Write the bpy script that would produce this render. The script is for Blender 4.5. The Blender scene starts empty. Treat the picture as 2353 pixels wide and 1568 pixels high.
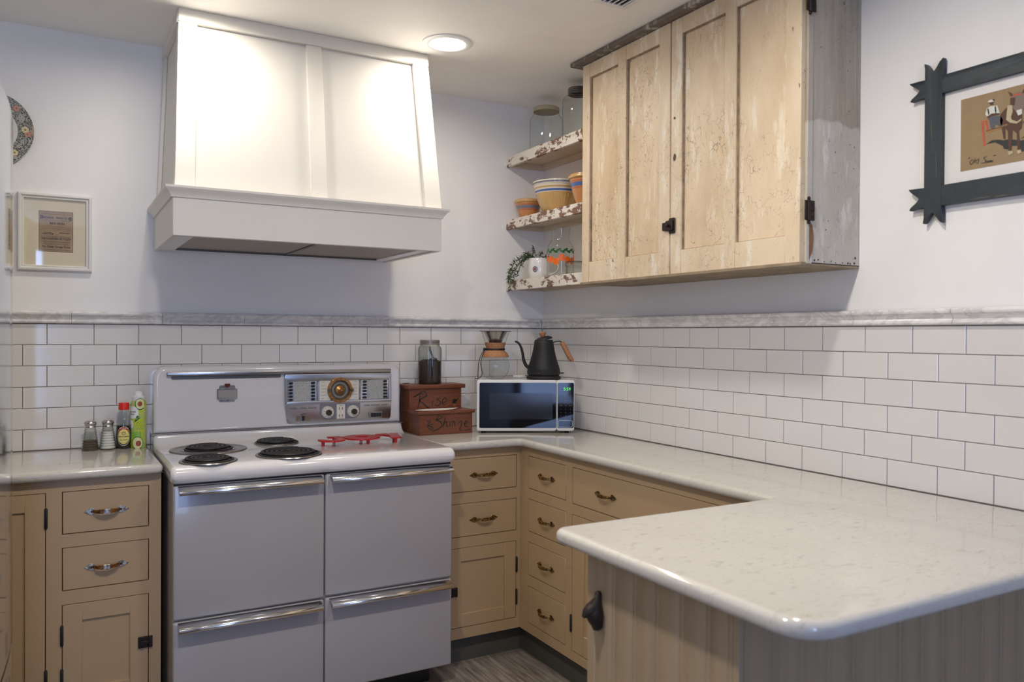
import bpy, bmesh, math, random
from mathutils import Vector, Matrix
R = math.radians
random.seed(7)
sc = bpy.context.scene
COL = sc.collection

# ------------------------------------------------------------------ camera
CAM = Vector((-2.11562, -3.43165, 1.35177))
yaw, pitch, roll, FPX = 0.514814, -0.0075512, 0.0055295, 1845.8
Fw = Vector((math.sin(yaw)*math.cos(pitch), math.cos(yaw)*math.cos(pitch), math.sin(pitch)))
Rt = Vector((math.cos(yaw), -math.sin(yaw), 0)); Up = Rt.cross(Fw)
R2 = Rt*math.cos(roll)+Up*math.sin(roll); U2 = -Rt*math.sin(roll)+Up*math.cos(roll)
cd = bpy.data.cameras.new('camera'); cam = bpy.data.objects.new('camera', cd); COL.objects.link(cam)
m = Matrix((R2, U2, -Fw)).transposed().to_4x4(); m.translation = CAM; cam.matrix_world = m
cd.sensor_width = 36; cd.lens = 36*FPX/2353; cd.clip_start = .02
cd.dof.use_dof = True; cd.dof.focus_distance = 3.2; cd.dof.aperture_fstop = 3.6
sc.camera = cam

# ------------------------------------------------------------------ view + light
sc.view_settings.view_transform = 'Standard'; sc.view_settings.look = 'None'
sc.view_settings.gamma = 1; sc.view_settings.use_curve_mapping = False
sc.view_settings.exposure = 0.68
sc.cycles.max_bounces = 16; sc.cycles.diffuse_bounces = 10; sc.cycles.glossy_bounces = 6; sc.cycles.transparent_max_bounces = 24
w = bpy.data.worlds.new('world'); sc.world = w; w.use_nodes = True
w.node_tree.nodes['Background'].inputs[0].default_value = (.55, .68, 1, 1)
w.node_tree.nodes['Background'].inputs[1].default_value = 1.0
CAN_W = 9.0; CAN_COL = (1.0, .915, .80)
WIN_W = 20.0; WIN_COL = (.34, .52, 1.0)
CEIL = 2.475
def area_light(name, loc, rot, sx, sy, power, col, shape='RECTANGLE', spread=180):
    l = bpy.data.lights.new(name, 'AREA'); l.shape = shape; l.size = sx; l.size_y = sy
    l.energy = power; l.color = col; l.spread = R(spread)
    o = bpy.data.objects.new(name, l); COL.objects.link(o); o.location = loc; o.rotation_euler = rot
    return o
area_light('window_daylight', (-2.57, -6.25, 1.35), (R(90), 0, 0), .62, 1.7, WIN_W, WIN_COL)

# ------------------------------------------------------------------ core helpers
ROOT = {}
def rootmat(p):
    while p.parent is not None: p = p.parent
    return ROOT.get(p.name, Matrix())
def tag(o, label=None, cat=None, group=None, kind=None):
    if label: o['label'] = label
    if cat: o['category'] = cat
    if group: o['group'] = group
    if kind: o['kind'] = kind
    return o
def thing(name, label, cat, loc=(0, 0, 0), rz=0, group=None):
    o = bpy.data.objects.new(name, None); COL.objects.link(o); o.empty_display_size = .05
    o.location = loc; o.rotation_euler = (0, 0, rz)
    ROOT[o.name] = Matrix.Translation(loc) @ Matrix.Rotation(rz, 4, 'Z')
    return tag(o, label, cat, group)
def to_mesh(name, bm, mats, smooth=40, recalc=True):
    if recalc: bmesh.ops.recalc_face_normals(bm, faces=bm.faces)
    me = bpy.data.meshes.new(name); bm.to_mesh(me); bm.free()
    if not isinstance(mats, (list, tuple)): mats = [mats]
    for mm in mats: me.materials.append(mm)
    if smooth:
        me.polygons.foreach_set('use_smooth', [True]*len(me.polygons))
        me.set_sharp_from_angle(angle=R(smooth))
    return me
def obj(name, bm, mats, parent=None, world=True, smooth=40, origin=None, recalc=True):
    """world=True: vertices are in world coordinates and get moved into the frame of the thing"""
    if parent is not None and world:
        bm.transform(rootmat(parent).inverted())
    if parent is None and origin is not None:
        bm.transform(Matrix.Translation(-Vector(origin)))
    me = to_mesh(name, bm, mats, smooth, recalc)
    o = bpy.data.objects.new(name, me); COL.objects.link(o)
    if parent is None and origin is not None: o.location = origin
    if parent is not None: o.parent = parent
    return o
def struct(name, bm, mats, **k):
    o = obj(name, bm, mats, **k); o['kind'] = 'structure'; return o
BM = bmesh.new
def merge(bm, t, M=None, P=None, mi=0):
    """append temp bmesh t to bm; M matrix or P mapping(u,v,w)->Vector"""
    if M is not None: t.transform(M)
    if P is not None:
        for v in t.verts: v.co = P(*v.co)
    for f in t.faces: f.material_index = mi
    me = bpy.data.meshes.new('tmp'); t.to_mesh(me); t.free(); bm.from_mesh(me); bpy.data.meshes.remove(me)
def box(bm, x0, x1, y0, y1, z0, z1, bev=0, seg=1, M=None, P=None, mi=0):
    t = bmesh.new(); bmesh.ops.create_cube(t, size=1)
    for v in t.verts:
        v.co = Vector((x0+(v.co.x+.5)*(x1-x0), y0+(v.co.y+.5)*(y1-y0), z0+(v.co.z+.5)*(z1-z0)))
    if bev: bmesh.ops.bevel(t, geom=list(t.edges), offset=bev, segments=seg, affect='EDGES', profile=.5)
    merge(bm, t, M, P, mi)
def prism(bm, pts, w0, w1, M=None, P=None, bev=0, seg=1, bev_w0=True, bev_w1=True, mi=0):
    """polygon pts (u,v) extruded along w from w0 to w1"""
    t = bmesh.new()
    a = [t.verts.new((p[0], p[1], w0)) for p in pts]; b = [t.verts.new((p[0], p[1], w1)) for p in pts]
    fa = t.faces.new(a[::-1]); fb = t.faces.new(b)
    n = len(pts)
    for i in range(n): t.faces.new((a[i], a[(i+1) % n], b[(i+1) % n], b[i]))
    if bev:
        ed = (list(fa.edges) if bev_w0 else [])+(list(fb.edges) if bev_w1 else [])
        bmesh.ops.bevel(t, geom=ed, offset=bev, segments=seg, affect='EDGES', profile=.5)
    merge(bm, t, M, P, mi)
def inset(pts, d):
    n_ = len(pts); out = []; A = sum(pts[i][0]*pts[(i+1) % n_][1]-pts[(i+1) % n_][0]*pts[i][1] for i in range(n_)); sg = 1 if A > 0 else -1
    for i in range(n_):
        p0, p1, p2 = Vector(pts[i-1]), Vector(pts[i]), Vector(pts[(i+1) % n_]); a = (p1-p0).normalized(); b = (p2-p1).normalized()
        na = Vector((-a.y, a.x))*sg; nb = Vector((-b.y, b.x))*sg; k = max(.35, 1+na.dot(nb))
        out.append(tuple(p1+(na+nb)*(d/k)))
    return out
def soft_prism(bm, pts, w0, w1, r0, r1, seg=5, M=None, P=None, mi=0):
    """extruded outline with truly round edges at each end"""
    rings = [(r0*(1-math.sin(math.pi/2*k/seg)), w0+r0*(1-math.cos(math.pi/2*k/seg))) for k in range(seg+1)] if r0 else [(0, w0)]
    rings += [(r1*(1-math.cos(math.pi/2*k/seg)), w1-r1*(1-math.sin(math.pi/2*k/seg))) for k in range(seg+1)] if r1 else [(0, w1)]
    t = bmesh.new(); R_ = [[t.verts.new((u, v, w)) for u, v in (inset(pts, d) if d > 1e-7 else pts)] for d, w in rings]
    t.faces.new(R_[0][::-1]); t.faces.new(R_[-1]); n_ = len(pts)
    for A, B in zip(R_[:-1], R_[1:]):
        for i in range(n_): t.faces.new((A[i], A[(i+1) % n_], B[(i+1) % n_], B[i]))
    merge(bm, t, M, P, mi)
def lathe(bm, prof, n=32, c=(0, 0, 0), M=None, mi=0, P=None, fn=None):
    """prof [(r,z)]; r=0 closes"""
    t = bmesh.new(); rings = []
    for r, z in prof:
        if r <= 1e-6: rings.append([t.verts.new((c[0], c[1], c[2]+z))])
        else:
            ring = []
            for i in range(n):
                a = 2*math.pi*i/n; rr = r if fn is None else fn(r, a, z)
                ring.append(t.verts.new((c[0]+rr*math.cos(a), c[1]+rr*math.sin(a), c[2]+z)))
            rings.append(ring)
    for A, B in zip(rings[:-1], rings[1:]):
        if len(A) == 1 and len(B) == 1: continue
        for i in range(n):
            j = (i+1) % n
            if len(A) == 1: t.faces.new((A[0], B[i], B[j]))
            elif len(B) == 1: t.faces.new((A[i], A[j], B[0]))
            else: t.faces.new((A[i], A[j], B[j], B[i]))
    merge(bm, t, M, P, mi)
def tube(bm, pts, rad, n=10, M=None, P=None, mi=0, closed=False, flat=1.0):
    pts = [Vector(p) for p in pts]; N = len(pts)
    if not isinstance(rad, (list, tuple)): rad = [rad]*N
    t = bmesh.new(); rings = []
    tan0 = (pts[1]-pts[0]).normalized()
    up = Vector((0, 0, 1)) if abs(tan0.z) < .9 else Vector((1, 0, 0))
    nrm = (up-tan0*up.dot(tan0)).normalized()
    for i, p in enumerate(pts):
        if closed: tn = (pts[(i+1) % N]-pts[i-1]).normalized()
        else: tn = (pts[min(i+1, N-1)]-pts[max(i-1, 0)]).normalized()
        nrm = (nrm-tn*nrm.dot(tn)).normalized(); bn = tn.cross(nrm)
        rings.append([t.verts.new(p+(nrm*math.cos(2*math.pi*k/n)*flat+bn*math.sin(2*math.pi*k/n))*rad[i]) for k in range(n)])
    pr_ = list(zip(rings, rings[1:]+([rings[0]] if closed else [])))
    for A, B in (pr_ if closed else pr_[:N-1]):
        for k in range(n): t.faces.new((A[k], A[(k+1) % n], B[(k+1) % n], B[k]))
    if not closed: t.faces.new(rings[0][::-1]); t.faces.new(rings[-1])
    merge(bm, t, M, P, mi)
def arc(cx, cy, r, a0, a1, n=6, ry=None):
    ry = r if ry is None else ry
    return [(cx+r*math.cos(R(a0+(a1-a0)*i/n)), cy+ry*math.sin(R(a0+(a1-a0)*i/n))) for i in range(n+1)]
def rrect(x0, x1, y0, y1, r, n=4):
    return arc(x0+r, y0+r, r, 180, 270, n)+arc(x1-r, y0+r, r, 270, 360, n)+arc(x1-r, y1-r, r, 0, 90, n)+arc(x0+r, y1-r, r, 90, 180, n)
def smooth_path(pts, k=6):
    out = []; P_ = [Vector(p) for p in pts]
    for i in range(len(P_)-1):
        p0 = P_[max(i-1, 0)]; p1 = P_[i]; p2 = P_[i+1]; p3 = P_[min(i+2, len(P_)-1)]
        for j in range(k):
            t = j/k
            out.append(.5*((2*p1)+(p2-p0)*t+(2*p0-5*p1+4*p2-p3)*t*t+(3*p1-3*p2+p3-p0)*t**3))
    out.append(P_[-1]); return out
def ribbon(bm, pts, wd, P, w=.0006, k=5, mi=0, taper=True):
    """painted stroke on a surface, P maps (u,v,w)"""
    pp = smooth_path([(p[0], p[1], 0) for p in pts], k); N = len(pp)
    t = bmesh.new(); L = []; Rr = []
    for i, p in enumerate(pp):
        d = (pp[min(i+1, N-1)]-pp[max(i-1, 0)])
        if d.length < 1e-9: d = Vector((1, 0, 0))
        d.normalize(); nn = Vector((-d.y, d.x, 0))
        ww = wd/2*((.55+.45*math.sin(math.pi*i/(N-1))) if taper else 1)
        L.append(t.verts.new((p.x+nn.x*ww, p.y+nn.y*ww, w))); Rr.append(t.verts.new((p.x-nn.x*ww, p.y-nn.y*ww, w)))
    for i in range(N-1): t.faces.new((L[i], L[i+1], Rr[i+1], Rr[i]))
    merge(bm, t, None, P, mi)
def flat(bm, pts, P, w=.0005, mi=0):
    t = bmesh.new(); t.faces.new([t.verts.new((p[0], p[1], w)) for p in pts]); merge(bm, t, None, P, mi)
def text(bm, body, size, P, u=0, v=0, w=.0006, align='CENTER', ext=0, sx=1, bold=0, mi=0, sp=1):
    cu = bpy.data.curves.new('t', 'FONT'); cu.body = body; cu.size = size; cu.align_x = align; cu.align_y = 'CENTER'
    cu.extrude = ext; cu.offset = bold; cu.resolution_u = 2; cu.space_character = sp
    ob = bpy.data.objects.new('t', cu); me = bpy.data.meshes.new_from_object(ob)
    t = bmesh.new(); t.from_mesh(me)
    for q in t.verts: q.co = Vector((u+q.co.x*sx, v+q.co.y, w+q.co.z))
    bpy.data.objects.remove(ob); bpy.data.curves.remove(cu); bpy.data.meshes.remove(me)
    merge(bm, t, None, P, mi)
def frame(O, U, V, N):
    O, U, V, N = Vector(O), Vector(U), Vector(V), Vector(N)
    return lambda u, v, w: O+U*u+V*v+N*w
def BACK(y): return frame((0, y, 0), (1, 0, 0), (0, 0, 1), (0, -1, 0))      # u = x
def RIGHT(x): return frame((x, 0, 0), (0, 1, 0), (0, 0, 1), (-1, 0, 0))     # u = y
def cylP(cx, cy, z0, r, a0):
    """wraps u round a vertical cylinder, a0 = direction that faces the viewer"""
    return lambda u, v, w: Vector((cx+(r+w)*math.cos(a0+u/r), cy+(r+w)*math.sin(a0+u/r), z0+v))
def cyla(x, y): return math.atan2(CAM.y-y, CAM.x-x)
def dup(root, loc, rz=0, label=None):
    r = root.copy(); COL.objects.link(r); r.location = loc; r.rotation_euler = (0, 0, rz)
    if label: r['label'] = label
    for ch in list(root.children):
        c = ch.copy(); COL.objects.link(c); c.parent = r
        for g in ch.children:
            d = g.copy(); COL.objects.link(d); d.parent = c
    return r

# ------------------------------------------------------------------ materials
class NT:
    def __init__(s, name):
        s.m = bpy.data.materials.new(name); s.m.use_nodes = True; s.t = s.m.node_tree
        s.b = s.t.nodes['Principled BSDF']; s.co = s.t.nodes.new('ShaderNodeTexCoord').outputs['Object']
    def n(s, typ, **k):
        nd = s.t.nodes.new(typ)
        for a, b in k.items(): setattr(nd, a, b)
        return nd
    def set(s, nd, key, v):
        if hasattr(v, 'links') or isinstance(v, bpy.types.NodeSocket): s.t.links.new(v, nd.inputs[key])
        else: nd.inputs[key].default_value = v
    def map(s, scale=(1, 1, 1), loc=(0, 0, 0), rot=(0, 0, 0), vec=None):
        nd = s.n('ShaderNodeMapping'); s.set(nd, 0, vec or s.co); nd.inputs[1].default_value = loc
        nd.inputs[2].default_value = rot; nd.inputs[3].default_value = scale; return nd.outputs[0]
    def noise(s, scale, detail=3, rough=.5, vec=None, dist=0):
        nd = s.n('ShaderNodeTexNoise'); s.set(nd, 'Vector', vec or s.co); nd.inputs['Scale'].default_value = scale
        nd.inputs['Detail'].default_value = detail; nd.inputs['Roughness'].default_value = rough
        nd.inputs['Distortion'].default_value = dist; return nd.outputs[0]
    def vor(s, scale, vec=None, feature='DISTANCE_TO_EDGE', rnd=1):
        nd = s.n('ShaderNodeTexVoronoi', feature=feature); s.set(nd, 'Vector', vec or s.co)
        nd.inputs['Scale'].default_value = scale; nd.inputs['Randomness'].default_value = rnd; return nd.outputs[0]
    def ramp(s, fac, stops, mode='LINEAR'):
        nd = s.n('ShaderNodeValToRGB'); nd.color_ramp.interpolation = mode; s.set(nd, 0, fac)
        e = nd.color_ramp.elements
        while len(e) < len(stops): e.new(.5)
        for el, (p, c) in zip(e, stops):
            el.position = p; el.color = (c, c, c, 1) if isinstance(c, (int, float)) else (*c, 1)
        return nd.outputs[0]
    def mix(s, fac, a, b, blend='MIX'):
        nd = s.n('ShaderNodeMix', data_type='RGBA', blend_type=blend); s.set(nd, 0, fac)
        for k, v in ((6, a), (7, b)):
            if isinstance(v, bpy.types.NodeSocket): s.t.links.new(v, nd.inputs[k])
            else: nd.inputs[k].default_value = (*v, 1) if not isinstance(v, (int, float)) else (v, v, v, 1)
        return nd.outputs[2]
    def math(s, op, a, b=0):
        nd = s.n('ShaderNodeMath', operation=op); s.set(nd, 0, a); s.set(nd, 1, b); return nd.outputs[0]
    def bump(s, h, strength=.3, dist=.002):
        nd = s.n('ShaderNodeBump'); s.set(nd, 'Height', h); nd.inputs['Strength'].default_value = strength
        nd.inputs['Distance'].default_value = dist; s.t.links.new(nd.outputs[0], s.b.inputs['Normal'])
    def out(s, col=None, rough=.5, metal=0, coat=0, spec=None, **k):
        if col is not None:
            if isinstance(col, bpy.types.NodeSocket): s.t.links.new(col, s.b.inputs['Base Color'])
            else: s.b.inputs['Base Color'].default_value = (*col, 1)
        s.set(s.b, 'Roughness', rough); s.b.inputs['Metallic'].default_value = metal
        s.b.inputs['Coat Weight'].default_value = coat; s.b.inputs['Coat Roughness'].default_value = .05
        if spec is not None: s.b.inputs['Specular IOR Level'].default_value = spec
        return s.m
def srgb(r, g, b):
    f = lambda c: (c/255/12.92) if c/255 <= .04045 else ((c/255+.055)/1.055)**2.4
    return (f(r), f(g), f(b))
def simple(name, col, rough=.5, metal=0, coat=0, var=.06, vs=9, bump=0, bs=60, spec=None):
    n = NT(name); c2 = tuple(x*(1-var) for x in col)
    c = n.mix(n.ramp(n.noise(vs, 4), [(.35, 0), (.7, 1)]), col, c2) if var else col
    if bump: n.bump(n.noise(bs, 3), bump, .001)
    return n.out(c, rough, metal, coat, spec)
M_wall = simple('wall_paint', (.88, .875, .865), .55, var=.02, bump=.08, bs=140)
M_ceil = simple('ceiling_paint', (.93, .92, .895), .6, var=.03, bump=.1, bs=120)
M_hood = simple('cream_enamel_paint', (.76, .735, .675), .38, var=.02, vs=4, bump=.04, bs=40)
n = NT('glazed_white_tile'); n.bump(n.noise(14, 2), .12, .002)
M_tile = n.out(n.mix(n.noise(3, 2), (.74, .722, .705), (.70, .685, .67)), .13, coat=.3)
M_grout = simple('taupe_grout', (.20, .17, .155), .9, var=.15, vs=60)
n = NT('white_marble'); v1 = n.noise(6, 6, .65, n.map((1, 1, 2.5), rot=(0, .5, .3)), 1.2)
c = n.mix(n.ramp(v1, [(.42, 0), (.53, .65), (.58, .1), (.75, .0)]), (.82, .81, .79), (.50, .49, .50))
c = n.mix(n.ramp(n.noise(26, 5, .7, dist=2), [(.58, 0), (.72, .5)]), c, (.55, .54, .55))
M_marble = n.out(c, .18, coat=.2)
n = NT('white_quartz')
a = n.ramp(n.noise(20, 5, .65, n.map((1.0, 2.6, 2.0), rot=(0, 0, .5)), 1.2), [(.57, 0), (.70, 1)])
b = n.ramp(n.noise(62, 4, .6, n.map((1, 1.9, 1.6), rot=(0, 0, -.3)), .8), [(.60, 0), (.70, .8)])
c = n.mix(a, (.585, .565, .52), (.455, .43, .385)); c = n.mix(b, c, (.43, .40, .36))
c = n.mix(n.ramp(n.noise(5, 3), [(.4, 0), (.7, 1)]), c, (.76, .74, .70), 'MULTIPLY') if False else c
M_quartz = n.out(c, .10, coat=.15)
M_tan = simple('tan_cabinet_paint', (.475, .335, .195), .38, var=.05, vs=3, bump=.05, bs=90)
M_taninner = simple('cabinet_inside_dark', (.05, .038, .03), .8, var=0)
n = NT('tan_beadboard_paint'); g_ = n.noise(30, 4, .6, n.map((1, 1, .03)))
M_bead = n.out(n.mix(n.ramp(g_, [(.35, 0), (.65, 1)]), (.40, .305, .195), (.345, .26, .165)), .42); n.bump(g_, .25, .002)
M_toe = simple('grey_toe_kick', (.085, .085, .07), .6, var=.1)
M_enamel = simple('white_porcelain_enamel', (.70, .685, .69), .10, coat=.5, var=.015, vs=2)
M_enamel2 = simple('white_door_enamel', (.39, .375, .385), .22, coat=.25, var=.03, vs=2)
M_side = simple('cream_enamel_side', (.55, .50, .42), .3, var=.05)
M_chrome = simple('chrome', (.72, .72, .73), .12, 1, var=.05, vs=20)
M_chromeb = simple('brushed_chrome_panel', (.56, .57, .60), .26, 1, var=.08, vs=30)
M_darkm = simple('dark_steel', (.16, .155, .15), .35, .8, var=.1)
M_coil = simple('burner_coil', (.022, .021, .021), .5, .3, var=.2, vs=50)
M_pan = simple('drip_pan_steel', (.30, .29, .285), .25, .9, var=.15, vs=25)
M_black = simple('black_plastic', (.012, .012, .013), .35, var=0)
M_matblack = simple('matte_black', (.018, .018, .019), .55, .2, var=.1)
M_iron = simple('cast_iron', (.035, .025, .020), .5, .5, var=.3, vs=60, bump=.4, bs=200)
n = NT('antique_brass'); M_brass = n.out(n.mix(n.ramp(n.noise(120, 3), [(.4, 0), (.6, 1)]), (.42, .27, .10), (.10, .065, .03)), .38, .9)
n = NT('worn_nickel'); M_nickel = n.out(n.mix(n.ramp(n.noise(150, 3), [(.45, 0), (.62, 1)]), (.66, .66, .62), (.22, .18, .13)), .35, .8)
n = NT('worn_copper'); M_copper = n.out(n.mix(n.ramp(n.noise(70, 2), [(.45, 0), (.55, 1)]), (.44, .20, .07), (.20, .10, .05)), .38, .85)
n = NT('bronze_clock_ring'); M_bronze = n.out(n.mix(n.ramp(n.noise(40, 3), [(.4, 0), (.65, 1)]), (.52, .28, .10), (.30, .14, .05)), .3, .85)
M_white = simple('white_plastic', (.80, .80, .80), .3, var=0)
M_ivory = simple('ivory_plastic', (.74, .71, .62), .35, var=.03)
M_red = simple('red_silicone', (.50, .012, .016), .3, var=.1)
M_redcap = simple('red_cap', (.72, .02, .012), .35, var=.05)
M_steel = simple('brushed_steel', (.55, .54, .52), .25, 1, var=.1, vs=40)
n = NT('cork'); M_cork = n.out(n.mix(n.ramp(n.noise(260, 3, .7), [(.42, 0), (.6, 1)]), (.52, .25, .12), (.30, .13, .06)), .7)
n = NT('fridge_steel'); n.bump(n.noise(40, 2, .5, n.map((1, 1, .02))), .03, .001)
M_fridge = n.out((.66, .67, .70), .09, 1)
M_gasket = simple('fridge_side_grey', (.25, .26, .28), .5, var=.05)
def thin_glass(name, tint=(.93, .95, .94), refl=.9, edge=(.55, .58, .57), e0=.62):
    n = NT(name); t = n.t
    lw = n.n('ShaderNodeLayerWeight'); lw.inputs[0].default_value = .5
    tr = n.n('ShaderNodeBsdfTransparent')
    cc = n.mix(n.ramp(lw.outputs['Facing'], [(e0, 0), (1, 1)]), tint, edge); t.links.new(cc, tr.inputs[0])
    gl = n.n('ShaderNodeBsdfGlossy'); gl.inputs['Roughness'].default_value = .03; gl.inputs[0].default_value = (refl, refl, refl, 1)
    f_ = n.math('ADD', n.math('MULTIPLY', n.math('POWER', lw.outputs['Facing'], 5.0), .75), .045)
    mx = n.n('ShaderNodeMixShader'); t.links.new(f_, mx.inputs[0]); t.links.new(tr.outputs[0], mx.inputs[1]); t.links.new(gl.outputs[0], mx.inputs[2])
    t.links.new(mx.outputs[0], t.nodes['Material Output'].inputs[0]); return n.m
M_glass = thin_glass('clear_jar_glass'); M_glass2 = thin_glass('ribbed_glass', (.90, .92, .89), .9, (.30, .31, .29), .22)
M_glass3 = thin_glass('picture_glass', (.98, .98, .97), .9, (.9, .9, .9))
def emit(name, col, s):
    n = NT(name); n.out((0, 0, 0), .5); n.b.inputs['Emission Color'].default_value = (*col, 1); n.b.inputs['Emission Strength'].default_value = s
    return n.m
M_lamp = emit('lamp_lens', (1, .93, .84), 9)
M_led = emit('green_led', (.12, 1, .06), .8)
def ink(name, c, r=.6): return simple(name, c, r, var=0)
M_ink = ink('black_ink', (.03, .028, .025)); M_inkw = ink('white_print', (.75, .75, .75)); M_inkg = ink('grey_print', (.30, .30, .30))

def aged(name, base, light, dark, mottle, crack=1.0, chip=.0, mapsc=(1, 1, 1), rough=.45, tone=None):
    """old crackled, worn paint: mottled coats, net of cracks, chips down to wood"""
    n = NT(name); v = n.map((mapsc[0], mapsc[1]*1.15, mapsc[2]*.62))
    c = n.mix(n.ramp(n.noise(5, 5, .6, n.map((1, 1, .45))), [(.38, 0), (.66, 1)]), base, mottle)  # second paint tone, mottled in by stretched noise
    c = n.mix(n.ramp(n.noise(11, 6, .7, n.map((1.6, 1.6, .35))), [(.54, 0), (.63, .85)]), c, light)
    wv = n.n('ShaderNodeVectorMath', operation='ADD'); nz = n.n('ShaderNodeTexNoise'); nz.inputs['Scale'].default_value = 18; nz.inputs['Detail'].default_value = 3
    n.t.links.new(n.co, nz.inputs[0]); sc_ = n.n('ShaderNodeVectorMath', operation='SCALE'); n.t.links.new(nz.outputs[1], sc_.inputs[0]); sc_.inputs[3].default_value = .05
    n.t.links.new(v, wv.inputs[0]); n.t.links.new(sc_.outputs[0], wv.inputs[1])
    e = n.vor(46, wv.outputs[0]); e2 = n.vor(85, wv.outputs[0])
    gz = n.n('ShaderNodeSeparateXYZ'); n.t.links.new(n.co, gz.inputs[0]); low = n.ramp(gz.outputs[2], [(.05, .13), (.45, 0)])
    mask = n.ramp(n.math('ADD', n.noise(4.5, 4), low), [(.44, 0), (.60, 1)])
    line = n.math('MULTIPLY', n.ramp(e, [(0, .85), (.014, .6), (.032, 0)]), mask)
    line2 = n.math('MULTIPLY', n.ramp(e2, [(0, .5), (.03, 0)]), n.ramp(n.noise(5.3, 3), [(.5, 0), (.66, .8)]))
    l = n.math('MULTIPLY', n.math('MULTIPLY', n.math('MAXIMUM', line, line2), n.ramp(n.noise(32, 4, .7), [(.44, .0), (.54, 1)])), crack)
    c = n.mix(l, c, dark)
    sp = n.noise(60, 5, .75, n.map((1, 1, .5)))
    spm = n.ramp(n.noise(7, 4), [(.5, 0), (.7, .06)])
    chm = n.ramp(n.math('ADD', sp, n.math('ADD', spm, chip)), [(.69, 0), (.72, 1)])
    c = n.mix(chm, c, dark)
    if tone:
        tz = n.math('ADD', gz.outputs[2], n.math('MULTIPLY', n.noise(9, 3, .6, n.map((1, 1, .3))), .06))
        c = n.mix(n.math('MULTIPLY', n.ramp(n.math('SUBTRACT', tz, tone[0]+.03-.5), [(.497, 0), (.503, 1)]), n.ramp(n.noise(30, 4, .6, n.map((3, 3, .12))), [(.3, .55), (.7, 1)])), c, tone[1], 'MULTIPLY')
    n.bump(n.math('SUBTRACT', n.noise(60, 4, .6, n.map((1, 1, .2))), n.math('MAXIMUM', l, chm)), .35, .0025)
    return n.out(c, rough)
M_cream = aged('crackled_cream_paint', (.77, .62, .435), (.84, .75, .60), (.24, .15, .08), (.62, .47, .30))
M_cream2 = aged('crackled_cream_frame', (.77, .64, .465), (.85, .78, .65), (.19, .115, .06), (.64, .50, .33), .6, .02)
M_greyside = aged('weathered_white_side', (.58, .55, .49), (.70, .67, .61), (.14, .10, .08), (.48, .44, .38), .45, .014, (1.5, 1.5, .4), tone=(.418, (.62, .56, .50)))
M_groove = simple('bare_wood_groove', (.13, .085, .05), .75, var=.5, vs=30)
M_beadwood = simple('worn_bead_wood', (.36, .25, .15), .6, var=.55, vs=35)
M_wood = simple('raw_wood_underside', (.34, .26, .17), .7, var=.35, vs=14)
M_crown = aged('peeled_dark_crown', (.12, .10, .085), (.52, .47, .40), (.05, .038, .03), (.17, .13, .10), .5, .02, (1, 1, 1), .6)
def chippy(name, paint, wood, thr):
    n = NT(name); oi_ = n.n('ShaderNodeObjectInfo'); va = n.n('ShaderNodeVectorMath', operation='ADD'); n.t.links.new(n.co, va.inputs[0])
    cb_ = n.n('ShaderNodeCombineXYZ'); n.set(cb_, 1, n.math('MULTIPLY', oi_.outputs['Random'], 7)); n.t.links.new(cb_.outputs[0], va.inputs[1]); vv = va.outputs[0]
    nn = n.noise(34, 6, .72, n.map((1, .6, 1.3), vec=vv), .4); big = n.noise(9, 3, vec=vv)
    f = n.math('ADD', n.math('MULTIPLY', nn, .7), n.math('MULTIPLY', big, .5))
    mk = n.ramp(f, [(thr, 0), (thr+.012, 1)])
    c = n.mix(mk, paint, n.mix(n.noise(40, 3), wood, tuple(x*.45 for x in wood)))
    c = n.mix(n.ramp(n.noise(130, 3, .6, n.map((1, .4, 2))), [(.66, 0), (.7, .8)]), c, tuple(x*.3 for x in wood))
    n.bump(n.math('SUBTRACT', 1, mk), .6, .002)
    return n.out(c, .55)
M_chip = chippy('chipped_white_over_brown', (.76, .71, .63), (.30, .155, .10), .617)
M_chip2 = chippy('chipped_white_dotted', (.76, .70, .62), (.26, .15, .11), .648)
M_shelfin = simple('cream_shelf_inside', (.66, .56, .42), .5, var=.05)
n = NT('redwood_box'); v = n.map((1, 6, 14)); c = n.mix(n.noise(7, 5, .6, v), (.24, .070, .026), (.085, .024, .011))
c = n.mix(n.ramp(n.noise(22, 4, .7), [(.6, 0), (.7, .8)]), c, (.34, .14, .06)); M_chest = n.out(c, .42)
M_chestgreen = ink('dark_green_paint', (.012, .022, .012))
n = NT('floor_plank'); v = n.map((14, 1, 1)); g1 = n.noise(5, 6, .65, v, .6)
oi = n.n('ShaderNodeObjectInfo'); c = n.mix(n.ramp(g1, [(.35, 0), (.68, 1)]), (.38, .34, .305), (.11, .088, .07))
c = n.mix(n.math('MULTIPLY', oi.outputs['Random'], .5), c, (.12, .10, .085)); n.bump(g1, .1, .001); M_plank = n.out(c, .45)
M_bowl = simple('yellow_ware', (.66, .42, .16), .2, coat=.5, var=.12, vs=20)
M_bowlo = simple('orange_glaze', (.60, .27, .10), .2, coat=.5, var=.15, vs=30)
M_bowlw = simple('cream_glaze', (.74, .68, .56), .2, coat=.5, var=.03)
M_bowlb = simple('blue_glaze', (.08, .15, .40), .2, coat=.5, var=.1)
M_bowlgb = simple('slate_blue_glaze', (.19, .20, .26), .2, coat=.5, var=.1)
M_bowlr = simple('terracotta_glaze', (.52, .15, .07), .2, coat=.5, var=.1)
M_ceramic = simple('white_ceramic', (.80, .79, .78), .12, coat=.5, var=0)
M_orange = ink('orange_decal', (.85, .16, .012), .3); M_leafd = ink('green_leaf_decal', (.02, .11, .02), .3)
M_plant = simple('plant_leaf', (.045, .085, .03), .5, var=.5, vs=60)
M_coffee = simple('ground_coffee', (.045, .022, .012), .9, var=.5, vs=260)
M_pepper = simple('ground_pepper', (.14, .10, .065), .9, var=.7, vs=400)
M_salt = simple('salt', (.80, .78, .74), .9, var=.03)
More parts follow.
